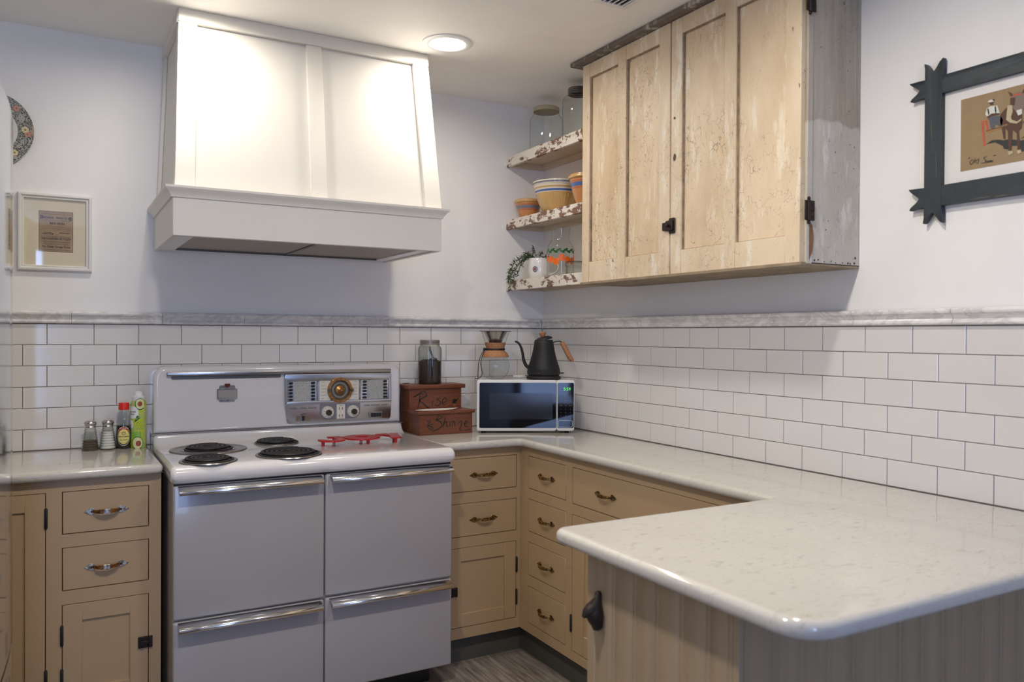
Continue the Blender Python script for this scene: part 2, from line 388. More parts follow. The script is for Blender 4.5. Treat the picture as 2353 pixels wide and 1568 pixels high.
M_soy = simple('soy_sauce', (.008, .004, .003), .15, coat=.5, var=0)
M_paper = simple('aged_mat', (.80, .72, .56), .7, var=.03); M_matw = simple('white_mat', (.78, .76, .73), .7, var=.02)
M_kraft = simple('kraft_art_paper', (.33, .235, .125), .8, var=.08, vs=50)
M_news = simple('aged_newsprint', (.46, .33, .21), .75, var=.25, vs=25)
M_frw = simple('white_frame', (.78, .77, .74), .35, var=.03); M_frb = simple('slate_blue_wood', (.030, .042, .052), .5, var=.25, vs=40, bump=.2, bs=80)

# ------------------------------------------------------------------ room shell
def slab(name, x0, x1, y0, y1, z0, z1, mt):
    bm = BM(); box(bm, x0, x1, y0, y1, z0, z1); return struct(name, bm, mt, smooth=0)
XL, YF = -2.98, -6.3
wall_back = slab('wall_back', XL-.1, .108, .008, .108, -.1, CEIL, M_wall)
wall_right = slab('wall_right', .008, .108, YF, .008, -.1, CEIL, M_wall)
slab('wall_left', XL-.1, XL, YF, .008, -.1, CEIL, M_wall)
slab('ceiling', XL-.1, .108, YF, .108, CEIL, CEIL+.1, M_ceil)
bm = BM(); W0, W1, Z0, Z1 = -2.89, -2.25, .5, 2.2
box(bm, XL-.1, W0, YF-.1, YF, -.1, CEIL); box(bm, W1, .108, YF-.1, YF, -.1, CEIL)
box(bm, W0, W1, YF-.1, YF, -.1, Z0); box(bm, W0, W1, YF-.1, YF, Z1, CEIL)
struct('wall_front', bm, simple('taupe_wall_paint', (.36, .345, .32), .6, var=.02), smooth=0)
floor = slab('floor', XL-.1, .108, YF, .108, -.1, -.004, M_groove)
meP = None
for i in range(14):
    x0 = -1.98+i*.145
    for j in range(-1, 3):
        y0 = -2.6+j*1.2+(i*.47 % 1.2)-.6
        if y0 > -.05 or y0+1.2 < -2.5: continue
        y1 = min(y0+1.198, -.02)
        bm = BM(); box(bm, x0, x0+.1435, y0, y1, -.004, .0, bev=.0012)
        o = obj('plank', bm, M_plank, floor, world=False, smooth=0)

# tiled splashback: every tile is a part of its wall
PT, QT, ZT = .1544, .07798, 1.384
def tile_mesh(wd):
    bm = BM(); g = .0011
    t = bmesh.new(); bmesh.ops.create_cube(t, size=1)
    for v in t.verts: v.co = Vector(((v.co.x+.5)*(wd-2*g)+g, (v.co.y+.5)*(QT-2*g)+g, (v.co.z+.5)*.0079-.0079))
    top = [e for e in t.edges if all(v.co.z > -.001 for v in e.verts)]
    bmesh.ops.bevel(t, geom=top, offset=.0013, segments=1, affect='EDGES'); merge(bm, t)
    return to_mesh('tile', bm, M_tile, 30)
TM = {}
def put_tile(parent, P, u0, u1, row):
    wd = round(u1-u0, 4)
    if wd < .012: return
    if wd not in TM: TM[wd] = tile_mesh(wd)
    o = bpy.data.objects.new('tile', TM[wd]); COL.objects.link(o); o.parent = parent
    org = P(u0, ZT-(row+1)*QT, 0); U = (P(1, 0, 0)-P(0, 0, 0)); V = P(0, 1, 0)-P(0, 0, 0); N = P(0, 0, 1)-P(0, 0, 0)
    mm = Matrix((U, V, N)).transposed().to_4x4()
    j = random.uniform(-.0009, .0009); mm = mm @ Matrix.Rotation(j, 4, 'X') @ Matrix.Rotation(random.uniform(-.0009, .0009), 4, 'Y')
    mm.translation = org; o.matrix_local = mm
Pb = BACK(0)
for row in range(6):
    off = -2.14990+(0 if row % 2 == 0 else PT/2)
    k = -5
    while True:
        a = off+k*PT; b = a+PT
        if a > -.01: break
        put_tile(wall_back, Pb, a, min(b, -.0), row); k += 1
Pr = frame((0, 0, 0), (0, -1, 0), (0, 0, 1), (-1, 0, 0))      # u grows towards the camera
for row in range(6):
    off = .3055+(0 if row % 2 == 0 else -PT/2)
    k = -2
    while off+k*PT < 3.1:
        a = off+k*PT; b = a+PT
        if b > .02: put_tile(wall_right, Pr, max(a, .0), b, row)
        k += 1
bm = BM(); box(bm, -2.93, 0, .0022, .0078, ZT-6*QT-.002, ZT+.04); o = obj('grout', bm, M_grout, wall_back, world=False, smooth=0)
bm = BM(); box(bm, .0022, .0078, -3.17, .0, ZT-6*QT-.002, ZT+.04); o = obj('grout', bm, M_grout, wall_right, world=False, smooth=0)
# marble chair rail: one piece per stone, mitred at the corner
prof = [(0, 1.3855), (.010, 1.3855), (.014, 1.3885), (.015, 1.3925), (.0135, 1.3965), (.0095, 1.399), (.0085, 1.4025), (.0105, 1.408), (.0165, 1.4145), (.0215, 1.4185), (.0225, 1.4235), (.0205, 1.4285), (.014, 1.4315), (0, 1.4325)]
def rail_piece(parent, kind, a, b, miter):
    bm = BM(); P = {'b': lambda u, v, w: Vector((w, -u+.0018, v)), 'r': lambda u, v, w: Vector((-u+.0018, w, v))}[kind]
    t = bmesh.new(); A = []; B = []
    for (d, z) in prof:
        A.append(t.verts.new(P(d, z, a))); B.append(t.verts.new(P(d, z, (-d if miter else b))))
    t.faces.new(A); t.faces.new(B[::-1]); nn = len(prof)
    for i in range(nn): t.faces.new((A[i], A[(i+1) % nn], B[(i+1) % nn], B[i]))
    merge(bm, t); obj('rail_stone', bm, M_marble, parent, world=False, smooth=30)
rb_ = tag(thing('trim_1', None, None), kind='structure'); rr_ = tag(thing('trim_2', None, None), kind='structure')
jb = [-2.93, -2.695, -2.382, -2.07, -1.758, -1.446, -1.133, -.822, -.512, -.198, 0]
for a, b in zip(jb[:-1], jb[1:]): rail_piece(rb_, 'b', a+.0006, b-.0006, b == 0)
jr = [-3.06, -2.75, -2.438, -2.127, -1.815, -1.504, -1.190, -.878, -.571, -.262, 0]
for a, b in zip(jr[:-1], jr[1:]): rail_piece(rr_, 'r', a+.0006, b-.0006, b == 0)

# ------------------------------------------------------------------ worktops
def round_poly(pts, rads):
    out = []; N = len(pts)
    for i in range(N):
        p0, p1, p2 = Vector(pts[i-1]), Vector(pts[i]), Vector(pts[(i+1) % N]); r = rads[i]
        if not r: out.append(tuple(p1)); continue
        a = (p0-p1).normalized(); b = (p2-p1).normalized(); ang = a.angle(b); d = r/math.tan(ang/2)
        s = p1+a*d; e = p1+b*d; c_ = p1+(a+b).normalized()*(r/math.sin(ang/2))
        a0 = math.atan2(s.y-c_.y, s.x-c_.x); a1 = math.atan2(e.y-c_.y, e.x-c_.x)
        da = (a1-a0+math.pi) % (2*math.pi)-math.pi; k = 8
        out += [(c_.x+r*math.cos(a0+da*j/k), c_.y+r*math.sin(a0+da*j/k)) for j in range(k+1)]
    return out
ZC = .9164; ZB = .884
bm = BM()
pts = [(-.788, -.0005), (-.788, -.520), (-.428, -.520), (-.428, -1.893), (-1.142, -1.893), (-1.142, -2.612), (-.0005, -2.612), (-.0005, -.0005)]
soft_prism(bm, round_poly(pts, [0, .020, .018, .012, .034, .075, 0, 0]), ZB, ZC, .0135, .0145, 6)
wt = obj('worktop', bm, M_quartz, origin=(-.3, -1.2, ZB)); tag(wt, 'long white speckled stone worktop turning the corner into the peninsula', 'worktop')
bm = BM(); pts = [(-2.66, -.0005), (-2.66, -.540), (-1.809, -.540), (-1.809, -.0005)]
soft_prism(bm, round_poly(pts, [0, .02, .020, 0]), ZB, ZC, .0135, .0145, 6)
wt2 = obj('worktop', bm, M_quartz, origin=(-2.2, -.27, ZB)); tag(wt2, 'short white stone worktop left of the stove under the shakers', 'worktop')

# ------------------------------------------------------------------ base cabinets
def spade(cu, s):
    """pointed plate of a pull; s=+1 tip to +u"""
    pts = [(.0235, 0), (.014, .0035), (.0085, .0085), (.001, .0115), (-.007, .0095), (-.0105, .004), (-.0115, 0)]
    full = pts+[(a, -b) for a, b in pts[::-1][1:-1]]
    q = [(cu+s*a, b) for a, b in full]
    return q if s > 0 else q[::-1]
def pull(parent, P, cu, cv, kind):
    bm = BM(); PP = lambda u, v, w: P(cu+u, cv+v, w)
    for s in (-1, 1):
        prism(bm, spade(.043*s, s), .0005, .003, P=PP, bev=.0008, mi=0)
        t = bmesh.new(); bmesh.ops.create_uvsphere(t, u_segments=8, v_segments=5, radius=.0032); t.transform(Matrix.Translation((.043*s, 0, .0035))); merge(bm, t, P=PP, mi=2)
    prof_ = [(-.040, .003), (-.034, .010), (-.028, .017), (-.016, .0215), (0, .023), (.016, .0215), (.028, .017), (.034, .010), (.040, .003)]
    hw = [.005, .0055, .0062, .0072, .0078, .0072, .0062, .0055, .005]
    t = bmesh.new(); rings = []
    for (u, w), h in zip(prof_, hw):
        rings.append([t.verts.new((u, -h, w)), t.verts.new((u, h, w)), t.verts.new((u*1.0, h*.8, w+.003)), t.verts.new((u, -h*.8, w+.003))])
    for i, (A, B) in enumerate(zip(rings[:-1], rings[1:])):
        for k_ in range(4):
            f = t.faces.new((A[k_], A[(k_+1) % 4], B[(k_+1) % 4], B[k_]))
    t.faces.new(rings[0]); t.faces.new(rings[-1][::-1])
    me = merge(bm, t, P=PP, mi=1)
    if kind == 'nickel':
        box(bm, -.0095, .0095, -.0080, .0080, .0222, .0266, bev=.001, P=PP, mi=0)
    mats = [M_nickel, M_copper, M_matblack] if kind == 'nickel' else [M_brass, M_brass, M_matblack]
    return obj('handle', bm, mats, parent, smooth=35)
def drawer(root, P, u0, u1, v0, v1, kind, pulls=None):
    bm = BM(); g = .0022; box(bm, u0+g, u1-g, v0+g, v1-g, -.018, .0, bev=.0012, P=P)
    d = obj('drawer', bm, M_tan, root)
    for cu in (pulls or [(u0+u1)/2]): pull(d, P, cu, (v0+v1)/2-.002, kind)
    return d
def door(root, P, u0, u1, v0, v1, st=.055, hinge=None, hz=(), latch=None, mt=None, sr=None):
    mt = mt or M_tan; bm = BM(); g = .0022; a, b, c, d = u0+g, u1-g, v0+g, v1-g; sr = sr or st
    box(bm, a, a+st, c, d, -.018, 0, bev=.001, P=P); box(bm, b-st, b, c, d, -.018, 0, bev=.001, P=P)
    box(bm, a+st, b-st, c, c+sr, -.018, 0, bev=.001, P=P); box(bm, a+st, b-st, d-sr, d, -.018, 0, bev=.001, P=P)
    o = obj('door', bm, mt, root)
    bm = BM(); box(bm, a+st-.003, b-st+.003, c+sr-.003, d-sr+.003, -.016, -.008, P=P); obj('panel', bm, mt, o, smooth=0)
    for z in hz:
        bm = BM(); hu = u0 if hinge < 0 else u1
        pts_ = [P(hu, z-.034, .003), P(hu, z-.03, .003), P(hu, z+.03, .003), P(hu, z+.034, .003)]
        tube(bm, pts_, [.002, .0048, .0048, .002], 8); obj('hinge', bm, M_matblack, o)
    if latch:
        lu, lv = latch; bm = BM()
        box(bm, lu-.020, lu+.010, lv-.019, lv+.019, 0, .006, bev=.002, P=P); box(bm, lu+.012, lu+.024, lv-.019, lv+.019, 0, .008, bev=.002, P=P)
        box(bm, lu-.014, lu+.014, lv-.006, lv+.006, .006, .012, bev=.002, P=P); tube(bm, [P(lu-.008, lv, .005), P(lu-.008, lv, .018)], [.004, .006], 8)
        obj('latch', bm, M_iron, o)
    return o
def faceframe(root, P, rects, mt=None):
    bm = BM()
    for (a, b, c, d) in rects: box(bm, a, b, c, d, -.019, 0, P=P)
    return obj('face_frame', bm, mt or M_tan, root, smooth=0)
ZF = .8835; ZK = .108
# left of the stove
YB = -.505; P = BACK(YB)
cb = thing('base_cabinet', 'tan cabinet left of the stove with two drawers over a latched door', 'cabinet', (-2.2, -.25, 0))
bm = BM(); box(bm, -2.62, -1.812, -.484, -.012, ZK, ZF-.001); obj('body', bm, M_taninner, cb, smooth=0)
bm = BM(); box(bm, -1.812, -1.808, YB, -.012, ZK, ZF-.001); obj('side_panel', bm, M_tan, cb, smooth=0)
bm = BM(); box(bm, -2.62, -1.815, -.44, -.40, 0, ZK); obj('toe_kick', bm, M_toe, cb, smooth=0)
faceframe(cb, P, [(-2.62, -2.58, ZK, ZF), (-2.147, -2.103, ZK, ZF), (-1.849, -1.808, ZK, ZF), (-2.58, -2.147, .844, ZF), (-2.103, -1.849, .844, ZF),
                  (-2.103, -1.849, .6645, .7065), (-2.103, -1.849, .482, .5255), (-2.58, -2.147, ZK, .148), (-2.103, -1.849, ZK, .148)])
drawer(cb, P, -2.103, -1.849, .7065, .844, 'nickel'); drawer(cb, P, -2.103, -1.849, .5255, .6645, 'nickel')
door(cb, P, -2.103, -1.849, .148, .482, .055, hinge=-1, hz=(.384, .245), latch=(-1.862, .321))
door(cb, P, -2.58, -2.147, .148, .844, .055, hinge=1, hz=(.763, .25))
# right of the stove, on the back wall
YB = -.482; P = BACK(YB); XR = -.402
cb = thing('base_cabinet', 'tan cabinet between stove and corner with two drawers over one door', 'cabinet', (-.55, -.25, 0))
bm = BM(); box(bm, -.775, XR+.03, -.461, -.012, ZK, ZF-.001); obj('body', bm, M_taninner, cb, smooth=0)
bm = BM(); box(bm, -.775, -.36, -.445, -.42, 0, ZK); obj('toe_kick', bm, M_toe, cb, smooth=0)
faceframe(cb, P, [(-.775, -.736, ZK, ZF), (-.4205, XR-.0005+.014, ZK, ZF), (-.736, -.4205, .8455, ZF), (-.736, -.4205, .661, .7065), (-.736, -.4205, .480, .5235), (-.736, -.4205, ZK, .152)])
drawer(cb, P, -.736, -.4205, .7065, .8455, 'brass'); drawer(cb, P, -.736, -.4205, .5235, .661, 'brass')
door(cb, P, -.736, -.4205, .152, .480, .054, hinge=1, hz=(.379, .242), latch=(-.722, .303))
# along the right wall
P = frame((XR, 0, 0), (0, 1, 0), (0, 0, 1), (-1, 0, 0))
cb = thing('base_cabinet', 'tan cabinet with four stacked drawers and a wide drawer under the right worktop', 'cabinet', (-.2, -1.2, 0))
bm = BM(); box(bm, XR+.021, -.012, -1.93, -.505, ZK, ZF-.001); obj('body', bm, M_taninner, cb, smooth=0)
bm = BM(); box(bm, XR+.03, XR+.055, -1.93, -.445, 0, ZK); obj('toe_kick', bm, M_toe, cb, smooth=0)
yA, yB, yC, yD = -.4825, -.5475, -.8345, -.877
faceframe(cb, P, [(yB, yA, ZK, ZF), (yD, yC, ZK, ZF), (yC, yB, .848, ZF), (yC, yB, .6685, .7105), (yC, yB, .489, .532), (yC, yB, .3045, .3485), (yC, yB, ZK, .148),
                  (-1.70, yD, .848, ZF), (-1.70, yD, .668, .7075), (-1.70, yD, ZK, .144), (-1.93, -1.70, ZK, ZF), (-1.31, -1.27, .144, .668)])
for a, b in ((.7105, .848), (.532, .6685), (.3485, .489), (.148, .3045)): drawer(cb, P, yC, yB, a, b, 'brass')
drawer(cb, P, -1.70, yD, .7075, .848, 'brass', pulls=[-1.091, -1.486])
door(cb, P, -1.27, yD, .144, .668, .075, hinge=1, hz=(.575, .250))
door(cb, P, -1.70, -1.31, .144, .668, .075, hinge=-1, hz=(.575, .250))
# peninsula base
XE, Y0, Y1 = -1.088, -1.962, -2.418
pb = thing('peninsula_cabinet', 'tan beadboard peninsula base under the overhanging rounded worktop', 'cabinet', (-.6, -2.2, 0))
bm = BM(); box(bm, XE+.012, -.012, Y1+.012, Y0, 0, ZF-.001); obj('body', bm, M_bead, pb, smooth=0); bm = BM(); box(bm, XE, XE+.014, Y1, Y1+.014, 0, ZF-.001, bev=.0012); obj('corner_strip', bm, M_bead, pb)
bm = BM(); box(bm, XE, XE+.014, Y0-.03, Y0, 0, ZF-.001, bev=.002); obj('corner_strip', bm, M_bead, pb)
def bead_board(P, u0, u1, z0, z1):
    bm = BM(); b_ = .006
    pts_ = [(u0, 0), (u0, .0112), (u0+.0015, .012), (u0+.0095, .012), (u0+.011, .0108), (u0+.0125, .012), (u1-.0012, .012), (u1, .0112), (u1, 0)]
    prism(bm, pts_, z0, z1, P=P); obj('board', bm, M_bead, pb, smooth=50)
PE = lambda u, v, w: Vector((XE+.012-v, u, w)); PN = lambda u, v, w: Vector((u, Y1+.012-v, w))
y = Y0-.03
while y > Y1+.016:
    y2 = max(y-.0712, Y1+.0145); bead_board(PE, y2, y, 0, ZF-.001); y = y2
x = XE+.0145
while x < -.02:
    x2 = min(x+.0712, -.012); bead_board(PN, x, x2, 0, ZF-.001); x = x2
# bottle opener on the peninsula end
bo = thing('bottle_opener', 'dark cast iron bottle opener screwed to the peninsula end panel', 'bottle opener', (XE, -2.01, .753))
bm = BM(); PO = lambda u, v, w: Vector((XE-w, -2.012+u, .756+v))
tube(bm, [PO(*q) for q in ((0, .041, .004), (0, .036, .006), (0, .024, .008), (.001, .010, .014), (0, -.004, .017), (0, -.018, .013), (0, -.030, .009), (0, -.039, .007), (0, -.043, .005))], [.003, .0075, .0085, .0165, .021, .0175, .013, .011, .005], 14)
tube(bm, [PO(*q) for q in ((0, .006, .012), (0, .003, .026), (0, -.003, .038), (0, -.009, .046))], [.016, .0155, .0105, .0035], 12)
obj('opener_body', bm, M_iron, bo)
bm = BM(); tube(bm, [PO(0, .030, .012), PO(0, .030, .0165)], [.004, .0035], 8); obj('screw', bm, M_steel, bo); bm = BM(); tube(bm, [PO(.004, -.034, .014), PO(.004, -.034, .018)], [.003, .003], 8)
obj('screw', bm, M_steel, bo)

# ------------------------------------------------------------------ range hood
hd = thing('range_hood', 'cream painted panelled range hood above the white stove', 'range hood', (-1.3, -.3, 1.674))
HX0, HX1, HYF = -1.787, -.822, -.585
bm = BM(); t_ = .02
for a in ((HX0, HX1, HYF, HYF+t_), (HX0, HX0+t_, HYF+t_, .006), (HX1-t_, HX1, HYF+t_, .006)): box(bm, *a, 1.674, 1.818, bev=.0012)
box(bm, HX0+.004, HX1-.004, HYF+.004, .006, 1.80, 1.816); obj('skirt', bm, M_hood, hd)
# crown moulding swept round front and sides
cp = [(0, 1.800), (.006, 1.800), (.007, 1.806), (.011, 1.812), (.016, 1.820), (.023, 1.826), (.025, 1.829), (.025, 1.836), (-.004, 1.839), (-.004, 1.80)]
bm = BM(); t = bmesh.new(); path = [((HX0, .006), (-1, 0)), ((HX0, HYF), (-1, -1)), ((HX1, HYF), (1, -1)), ((HX1, .006), (1, 0))]; rings = []
for (px_, py_), (dx, dy) in path: rings.append([t.verts.new((px_+dx*d, py_+dy*d, z)) for d, z in cp])
for A, B in zip(rings[:-1], rings[1:]):
    for k in range(len(cp)): t.faces.new((A[k], A[(k+1) % len(cp)], B[(k+1) % len(cp)], B[k]))
t.faces.new(rings[0]); t.faces.new(rings[-1]); merge(bm, t); obj('crown_moulding', bm, M_hood, hd, smooth=30)
# tapered chimney
zb_, zt_ = 1.822, CEIL; BX0, BX1, BY = -1.782, -.818, -.583; TX0, TX1, TY = -1.753, -.826, -.447
def taper(u, v, w):
    """u 0..1 across the front, v height, w outwards"""
    k = (v-zb_)/(zt_-zb_); x0 = BX0+(TX0-BX0)*k; x1 = BX1+(TX1-BX1)*k; return Vector((x0+(x1-x0)*u, BY+(TY-BY)*k-w, v))
def hexa(bm, P, u0, u1, v0, v1, w0, w1): box(bm, u0, u1, v0, v1, w0, w1, P=P)
bm = BM(); t = bmesh.new()
I = -.016
vs = [t.verts.new(q) for q in ((BX0-I*.8, .006, zb_), (BX1+I*.8, .006, zb_), (BX1+I*.8, BY-I, zb_), (BX0-I*.8, BY-I, zb_), (TX0-I*.8, .006, zt_), (TX1+I*.8, .006, zt_), (TX1+I*.8, TY-I, zt_), (TX0-I*.8, TY-I, zt_))]
for f in ((0, 1, 2, 3), (4, 5, 6, 7), (0, 1, 5, 4), (1, 2, 6, 5), (2, 3, 7, 6), (3, 0, 4, 7)): t.faces.new([vs[i] for i in f])
merge(bm, t); obj('panel', bm, M_hood, hd, smooth=0)
Lw = BX1-BX0
def strip(name, u0, u1, v0, v1, wo=0):
    bm = BM(); hexa(bm, taper, u0, u1, v0, v1, -.018, wo); bmesh.ops.bevel(bm, geom=list(bm.edges), offset=.001, segments=1, affect='EDGES'); obj(name, bm, M_hood, hd)
strip('stile', 0, .066, zb_, 2.425); strip('stile', 1-.070, 1, zb_, 2.425); strip('stile', .474, .534, zb_, 2.425)
strip('frieze', -.001, 1.001, 2.425, CEIL-.0005, .004)
def side_taper(sgn):
    def P(u, v, w):      # u 0 wall..1 front
        k = (v-zb_)/(zt_-zb_); xx = (BX0+(TX0-BX0)*k-w) if sgn < 0 else (BX1+(TX1-BX1)*k+w); yf = BY+(TY-BY)*k
        return Vector((xx, .006+(yf-.006)*u, v))
    return P
for s_ in (-1, 1):
    Ps = side_taper(s_)
    for nm, a in (('stile', (0, .09, zb_, 2.425)), ('stile', (.90, .969, zb_, 2.425))):
        bm = BM(); hexa(bm, Ps, *a, -.012, 0); obj(nm, bm, M_hood, hd)
    bm = BM(); hexa(bm, Ps, 0, .969, 2.425, CEIL-.0005, -.012, .004); obj('frieze', bm, M_hood, hd)
# insert with two mesh filters
ix0, ix1, iy0, iy1 = HX0+.022, HX1-.022, HYF+.022, -.004
bm = BM()
for a in ((ix0, ix1, iy0, iy0+.038), (ix0, ix1, iy1-.05, iy1), (ix0, ix0+.05, iy0+.038, iy1-.05), (ix1-.05, ix1, iy0+.038, iy1-.05)): box(bm, *a, 1.678, 1.69, bev=.001)
obj('insert_frame', bm, M_white, hd)
n = NT('filter_mesh'); br = n.vor(260, feature='F1'); M_filter = n.out(n.mix(n.ramp(br, [(.2, 0), (.6, 1)]), (.62, .54, .43), (.30, .26, .21)), .45, .3); n.bump(br, .6, .002)
xm = (ix0+ix1)/2+.02
for a, b in ((ix0+.052, xm-.008), (xm+.008, ix1-.052)):
    bm = BM(); box(bm, a, b, iy0+.04, iy1-.052, 1.684, 1.694); obj('filter', bm, M_filter, hd)
bm = BM(); box(bm, xm-.007, xm+.007, iy0+.036, iy1-.05, 1.680, 1.692); obj('divider', bm, M_darkm, hd)
bm = BM(); box(bm, ix0+.05, ix1-.05, iy1-.052, iy1-.046, 1.676, 1.69); obj('back_trim', bm, M_darkm, hd)

# ------------------------------------------------------------------ ceiling cans and vent
def can(x, y, label, k=1.0, spread=140):
    c_ = thing('recessed_light', label, 'ceiling light', (x, y, CEIL), group='recessed ceiling lights')
    bm = BM(); lathe(bm, [(.096, 0), (.096, -.004), (.088, -.0075), (.074, -.008), (.070, -.005), (.066, -.001), (.066, 0)], 48, c=(x, y, CEIL)); obj('trim_ring', bm, M_white, c_)
    bm = BM(); lathe(bm, [(0, -.0035), (.050, -.0035), (.067, -.002), (.067, 0)], 40, c=(x, y, CEIL)); obj('lens', bm, M_lamp, c_)
    l = area_light('lamp', (0, 0, -.012), (0, 0, 0), .12, .12, CAN_W*k, CAN_COL, 'DISK', spread); l.parent = c_
    return c_
can(-.811, -.607, 'round white recessed light in the ceiling right of the hood', .34, 172)
can(-1.73, -.635, 'recessed ceiling light in front of the hood, left side', .34, 172)
can(-.86, -2.13, 'recessed ceiling light over the peninsula', .56, 170)
can(-1.85, -2.15, 'recessed ceiling light over the open floor by the refrigerator', 1.25, 175)
vt = thing('ceiling_vent', 'white slatted air vent in the ceiling beside the old wall cabinet', 'vent', (-.49, -1.36, CEIL))
vx0, vx1, vy0, vy1 = -.560, -.423, -1.52, -1.212
bm = BM(); zc0, zc1 = CEIL-.007, CEIL
for a in ((vx0, vx1, vy0, vy0+.022), (vx0, vx1, vy1-.022, vy1), (vx0, vx0+.02, vy0+.022, vy1-.022), (vx1-.02, vx1, vy0+.022, vy1-.022)): box(bm, *a, zc0, zc1, bev=.0015)
obj('vent_frame', bm, M_white, vt)
bm = BM(); box(bm, vx0+.02, vx1-.02, vy0+.02, vy1-.02, CEIL-.0015, CEIL); obj('vent_backing', bm, M_black, vt)
for i in range(5):
    bm = BM(); xx = vx0+.030+i*.0195; box(bm, -.0015, .0015, vy0+.02, vy1-.022, -.006, .003, M=Matrix.Translation((xx, 0, CEIL-.004)) @ Matrix.Rotation(R(35), 4, 'Y')); obj('slat', bm, M_white, vt, smooth=0)

# ------------------------------------------------------------------ old wall cabinet
uc = thing('wall_cabinet', 'old cream wall cabinet with crackled peeling paint and two panelled doors', 'cabinet', (-.12, -1.25, 1.565))
UX = -.240; UY0, UY1 = -.695, -1.822; UZ0, UZ1 = 1.565, 2.457
bm = BM(); box(bm, UX+.020, .006, UY1+.018, UY0-.0, UZ0+.004, UZ1); obj('body', bm, M_wood, uc, smooth=0)
bm = BM(); box(bm, UX+.019, .006, UY1, UY1+.018, UZ0-.001, CEIL-.002, bev=.0015)
obj('side_panel', bm, M_greyside, uc); bm = BM(); box(bm, UX+.012, UX+.034, UY1-.0035, UY1+.002, UZ0-.001, CEIL-.002, bev=.0015); obj('side_strip', bm, M_greyside, uc)
bm = BM(); box(bm, UX-.008, .006, UY1-.0, UY0+.0, UZ0-.006, UZ0+.004, bev=.001); obj('bottom_board', bm, M_wood, uc)
bm = BM(); box(bm, UX-.034, .006, UY1-.0, UY0+.045, UZ1, CEIL-.001, bev=.004, seg=2); obj('crown', bm, M_crown, uc)
PU = RIGHT(UX)
def old_door(u_hi, u_lo, inner):
    """u_hi = end nearest the corner. inner: list of panel (u_hi,u_lo); v 1.65..2.398"""
    bm = BM(); v0, v1 = UZ0+.003, UZ1-.002; pv0, pv1 = 1.650, 2.398
    e = [u_hi]+[q for pr2 in inner for q in pr2]+[u_lo]
    for i in range(0, len(e), 2): box(bm, e[i+1], e[i], v0 if True else pv0, v1, -.019, random.uniform(-.0004, .0004), bev=.0014, P=PU)
    for a, b in inner:
        box(bm, b-.0005, a+.0005, v0, pv0, -.019, -.0008, bev=.0012, P=PU); box(bm, b-.0005, a+.0005, pv1, v1, -.019, -.0008, bev=.0012, P=PU)
    o = obj('door', bm, M_cream2, uc)
    for a, b in inner:
        bm = BM(); box(bm, b-.002, a+.002, pv0-.002, pv1+.002, -.018, -.0095, P=PU); obj('panel', bm, M_cream, o)
        bm = BM()      # worn quarter moulding along the corner-side and top edge, bare wood showing
        box(bm, a-.008, a-.0002, pv0, pv1, -.0095, -.0055, bev=.0015, P=PU); box(bm, b, a-.008, pv1-.006, pv1, -.0095, -.006, bev=.0015, P=PU); box(bm, b, a-.011, pv0, pv0+.002, -.0095, -.006, bev=.0005, P=PU)
        obj('bead', bm, M_beadwood, o)
    return o
d1 = old_door(UY0, -1.2365, [(-.745, -.932), (-.984, -1.177)])
d2 = old_door(-1.2425, -1.810, [(-1.297, -1.503), (-1.552, -1.754)])
bm = BM(); lu, lv = -1.243, 1.738
prism(bm, rrect(lu-.028, lu+.004, lv-.027, lv+.027, .005, 3), .0005, .006, P=PU, bev=.0015); box(bm, lu+.002, lu+.036, lv-.014, lv+.014, .0005, .009, bev=.002, P=PU)
prism(bm, rrect(lu-.022, lu+.014, lv-.018, lv+.018, .004, 3), .006, .013, P=PU, bev=.002)
tube(bm, [PU(lu-.004, lv, .010), PU(lu-.004, lv, .018), PU(lu-.004, lv, .026), PU(lu-.004, lv, .031)], [.006, .005, .0085, .005], 12)
obj('latch', bm, M_iron, d2)
for hz in (1.7175, 2.322):
    bm = BM(); xh = -.224; yh = UY1-.006
    box(bm, xh-.016, xh-.002, UY1-.0075, UY1-.0035, hz-.029, hz+.029, bev=.001); box(bm, xh+.002, xh+.024, UY1-.0075, UY1-.0035, hz-.029, hz+.029, bev=.001)
    tube(bm, [(xh, yh, hz+k_) for k_ in (-.040, -.037, -.033, -.031, -.030, .030, .031, .033, .037, .040)], [.002, .0048, .0048, .003, .0058, .0058, .003, .0048, .0048, .002], 10)
    for dz in (-.018, 0, .018):
        tube(bm, [(xh+.014, UY1-.0075, hz+dz), (xh+.014, UY1-.010, hz+dz)], [.0032, .0022], 6)
    obj('hinge', bm, M_iron, uc)
bm = BM(); PS = BACK(UY1)      # nail holes and knots in the side, worn wood by the lower hinge
for (xx, zz, rr) in [(-.171, 2.20, .002), (-.052, 2.150, .0018), (-.045, 2.03, .002), (-.04, 1.93, .0018), (-.020, 1.925, .0022), (-.022, 1.86, .002), (-.133, 1.93, .0018), (-.105, 1.90, .0022), (-.192, 1.575, .0035), (-.176, 1.577, .003), (-.150, 1.573, .002), (-.12, 1.575, .0022), (-.10, 1.572, .0022), (-.07, 1.573, .0025), (-.045, 1.573, .0035), (-.034, 1.572, .003), (-.016, 1.574, .004), (-.134, 1.694, .0018), (-.144, 1.667, .0025), (-.012, 1.59, .004), (-.205, 1.60, .002)]:
    flat(bm, arc(xx, zz, rr, 0, 330, 9), PS, .0006)
obj('nail_hole', bm, M_ink, uc, smooth=0)
bm = BM(); flat(bm, [(-.2195, 1.575), (-.205, 1.60), (-.2, 1.64), (-.206, 1.675), (-.2195, 1.69)], PS, .0042); obj('bare_patch', bm, simple('bare_brown_wood', (.26, .125, .06), .7, var=.3, vs=40), uc, smooth=0)
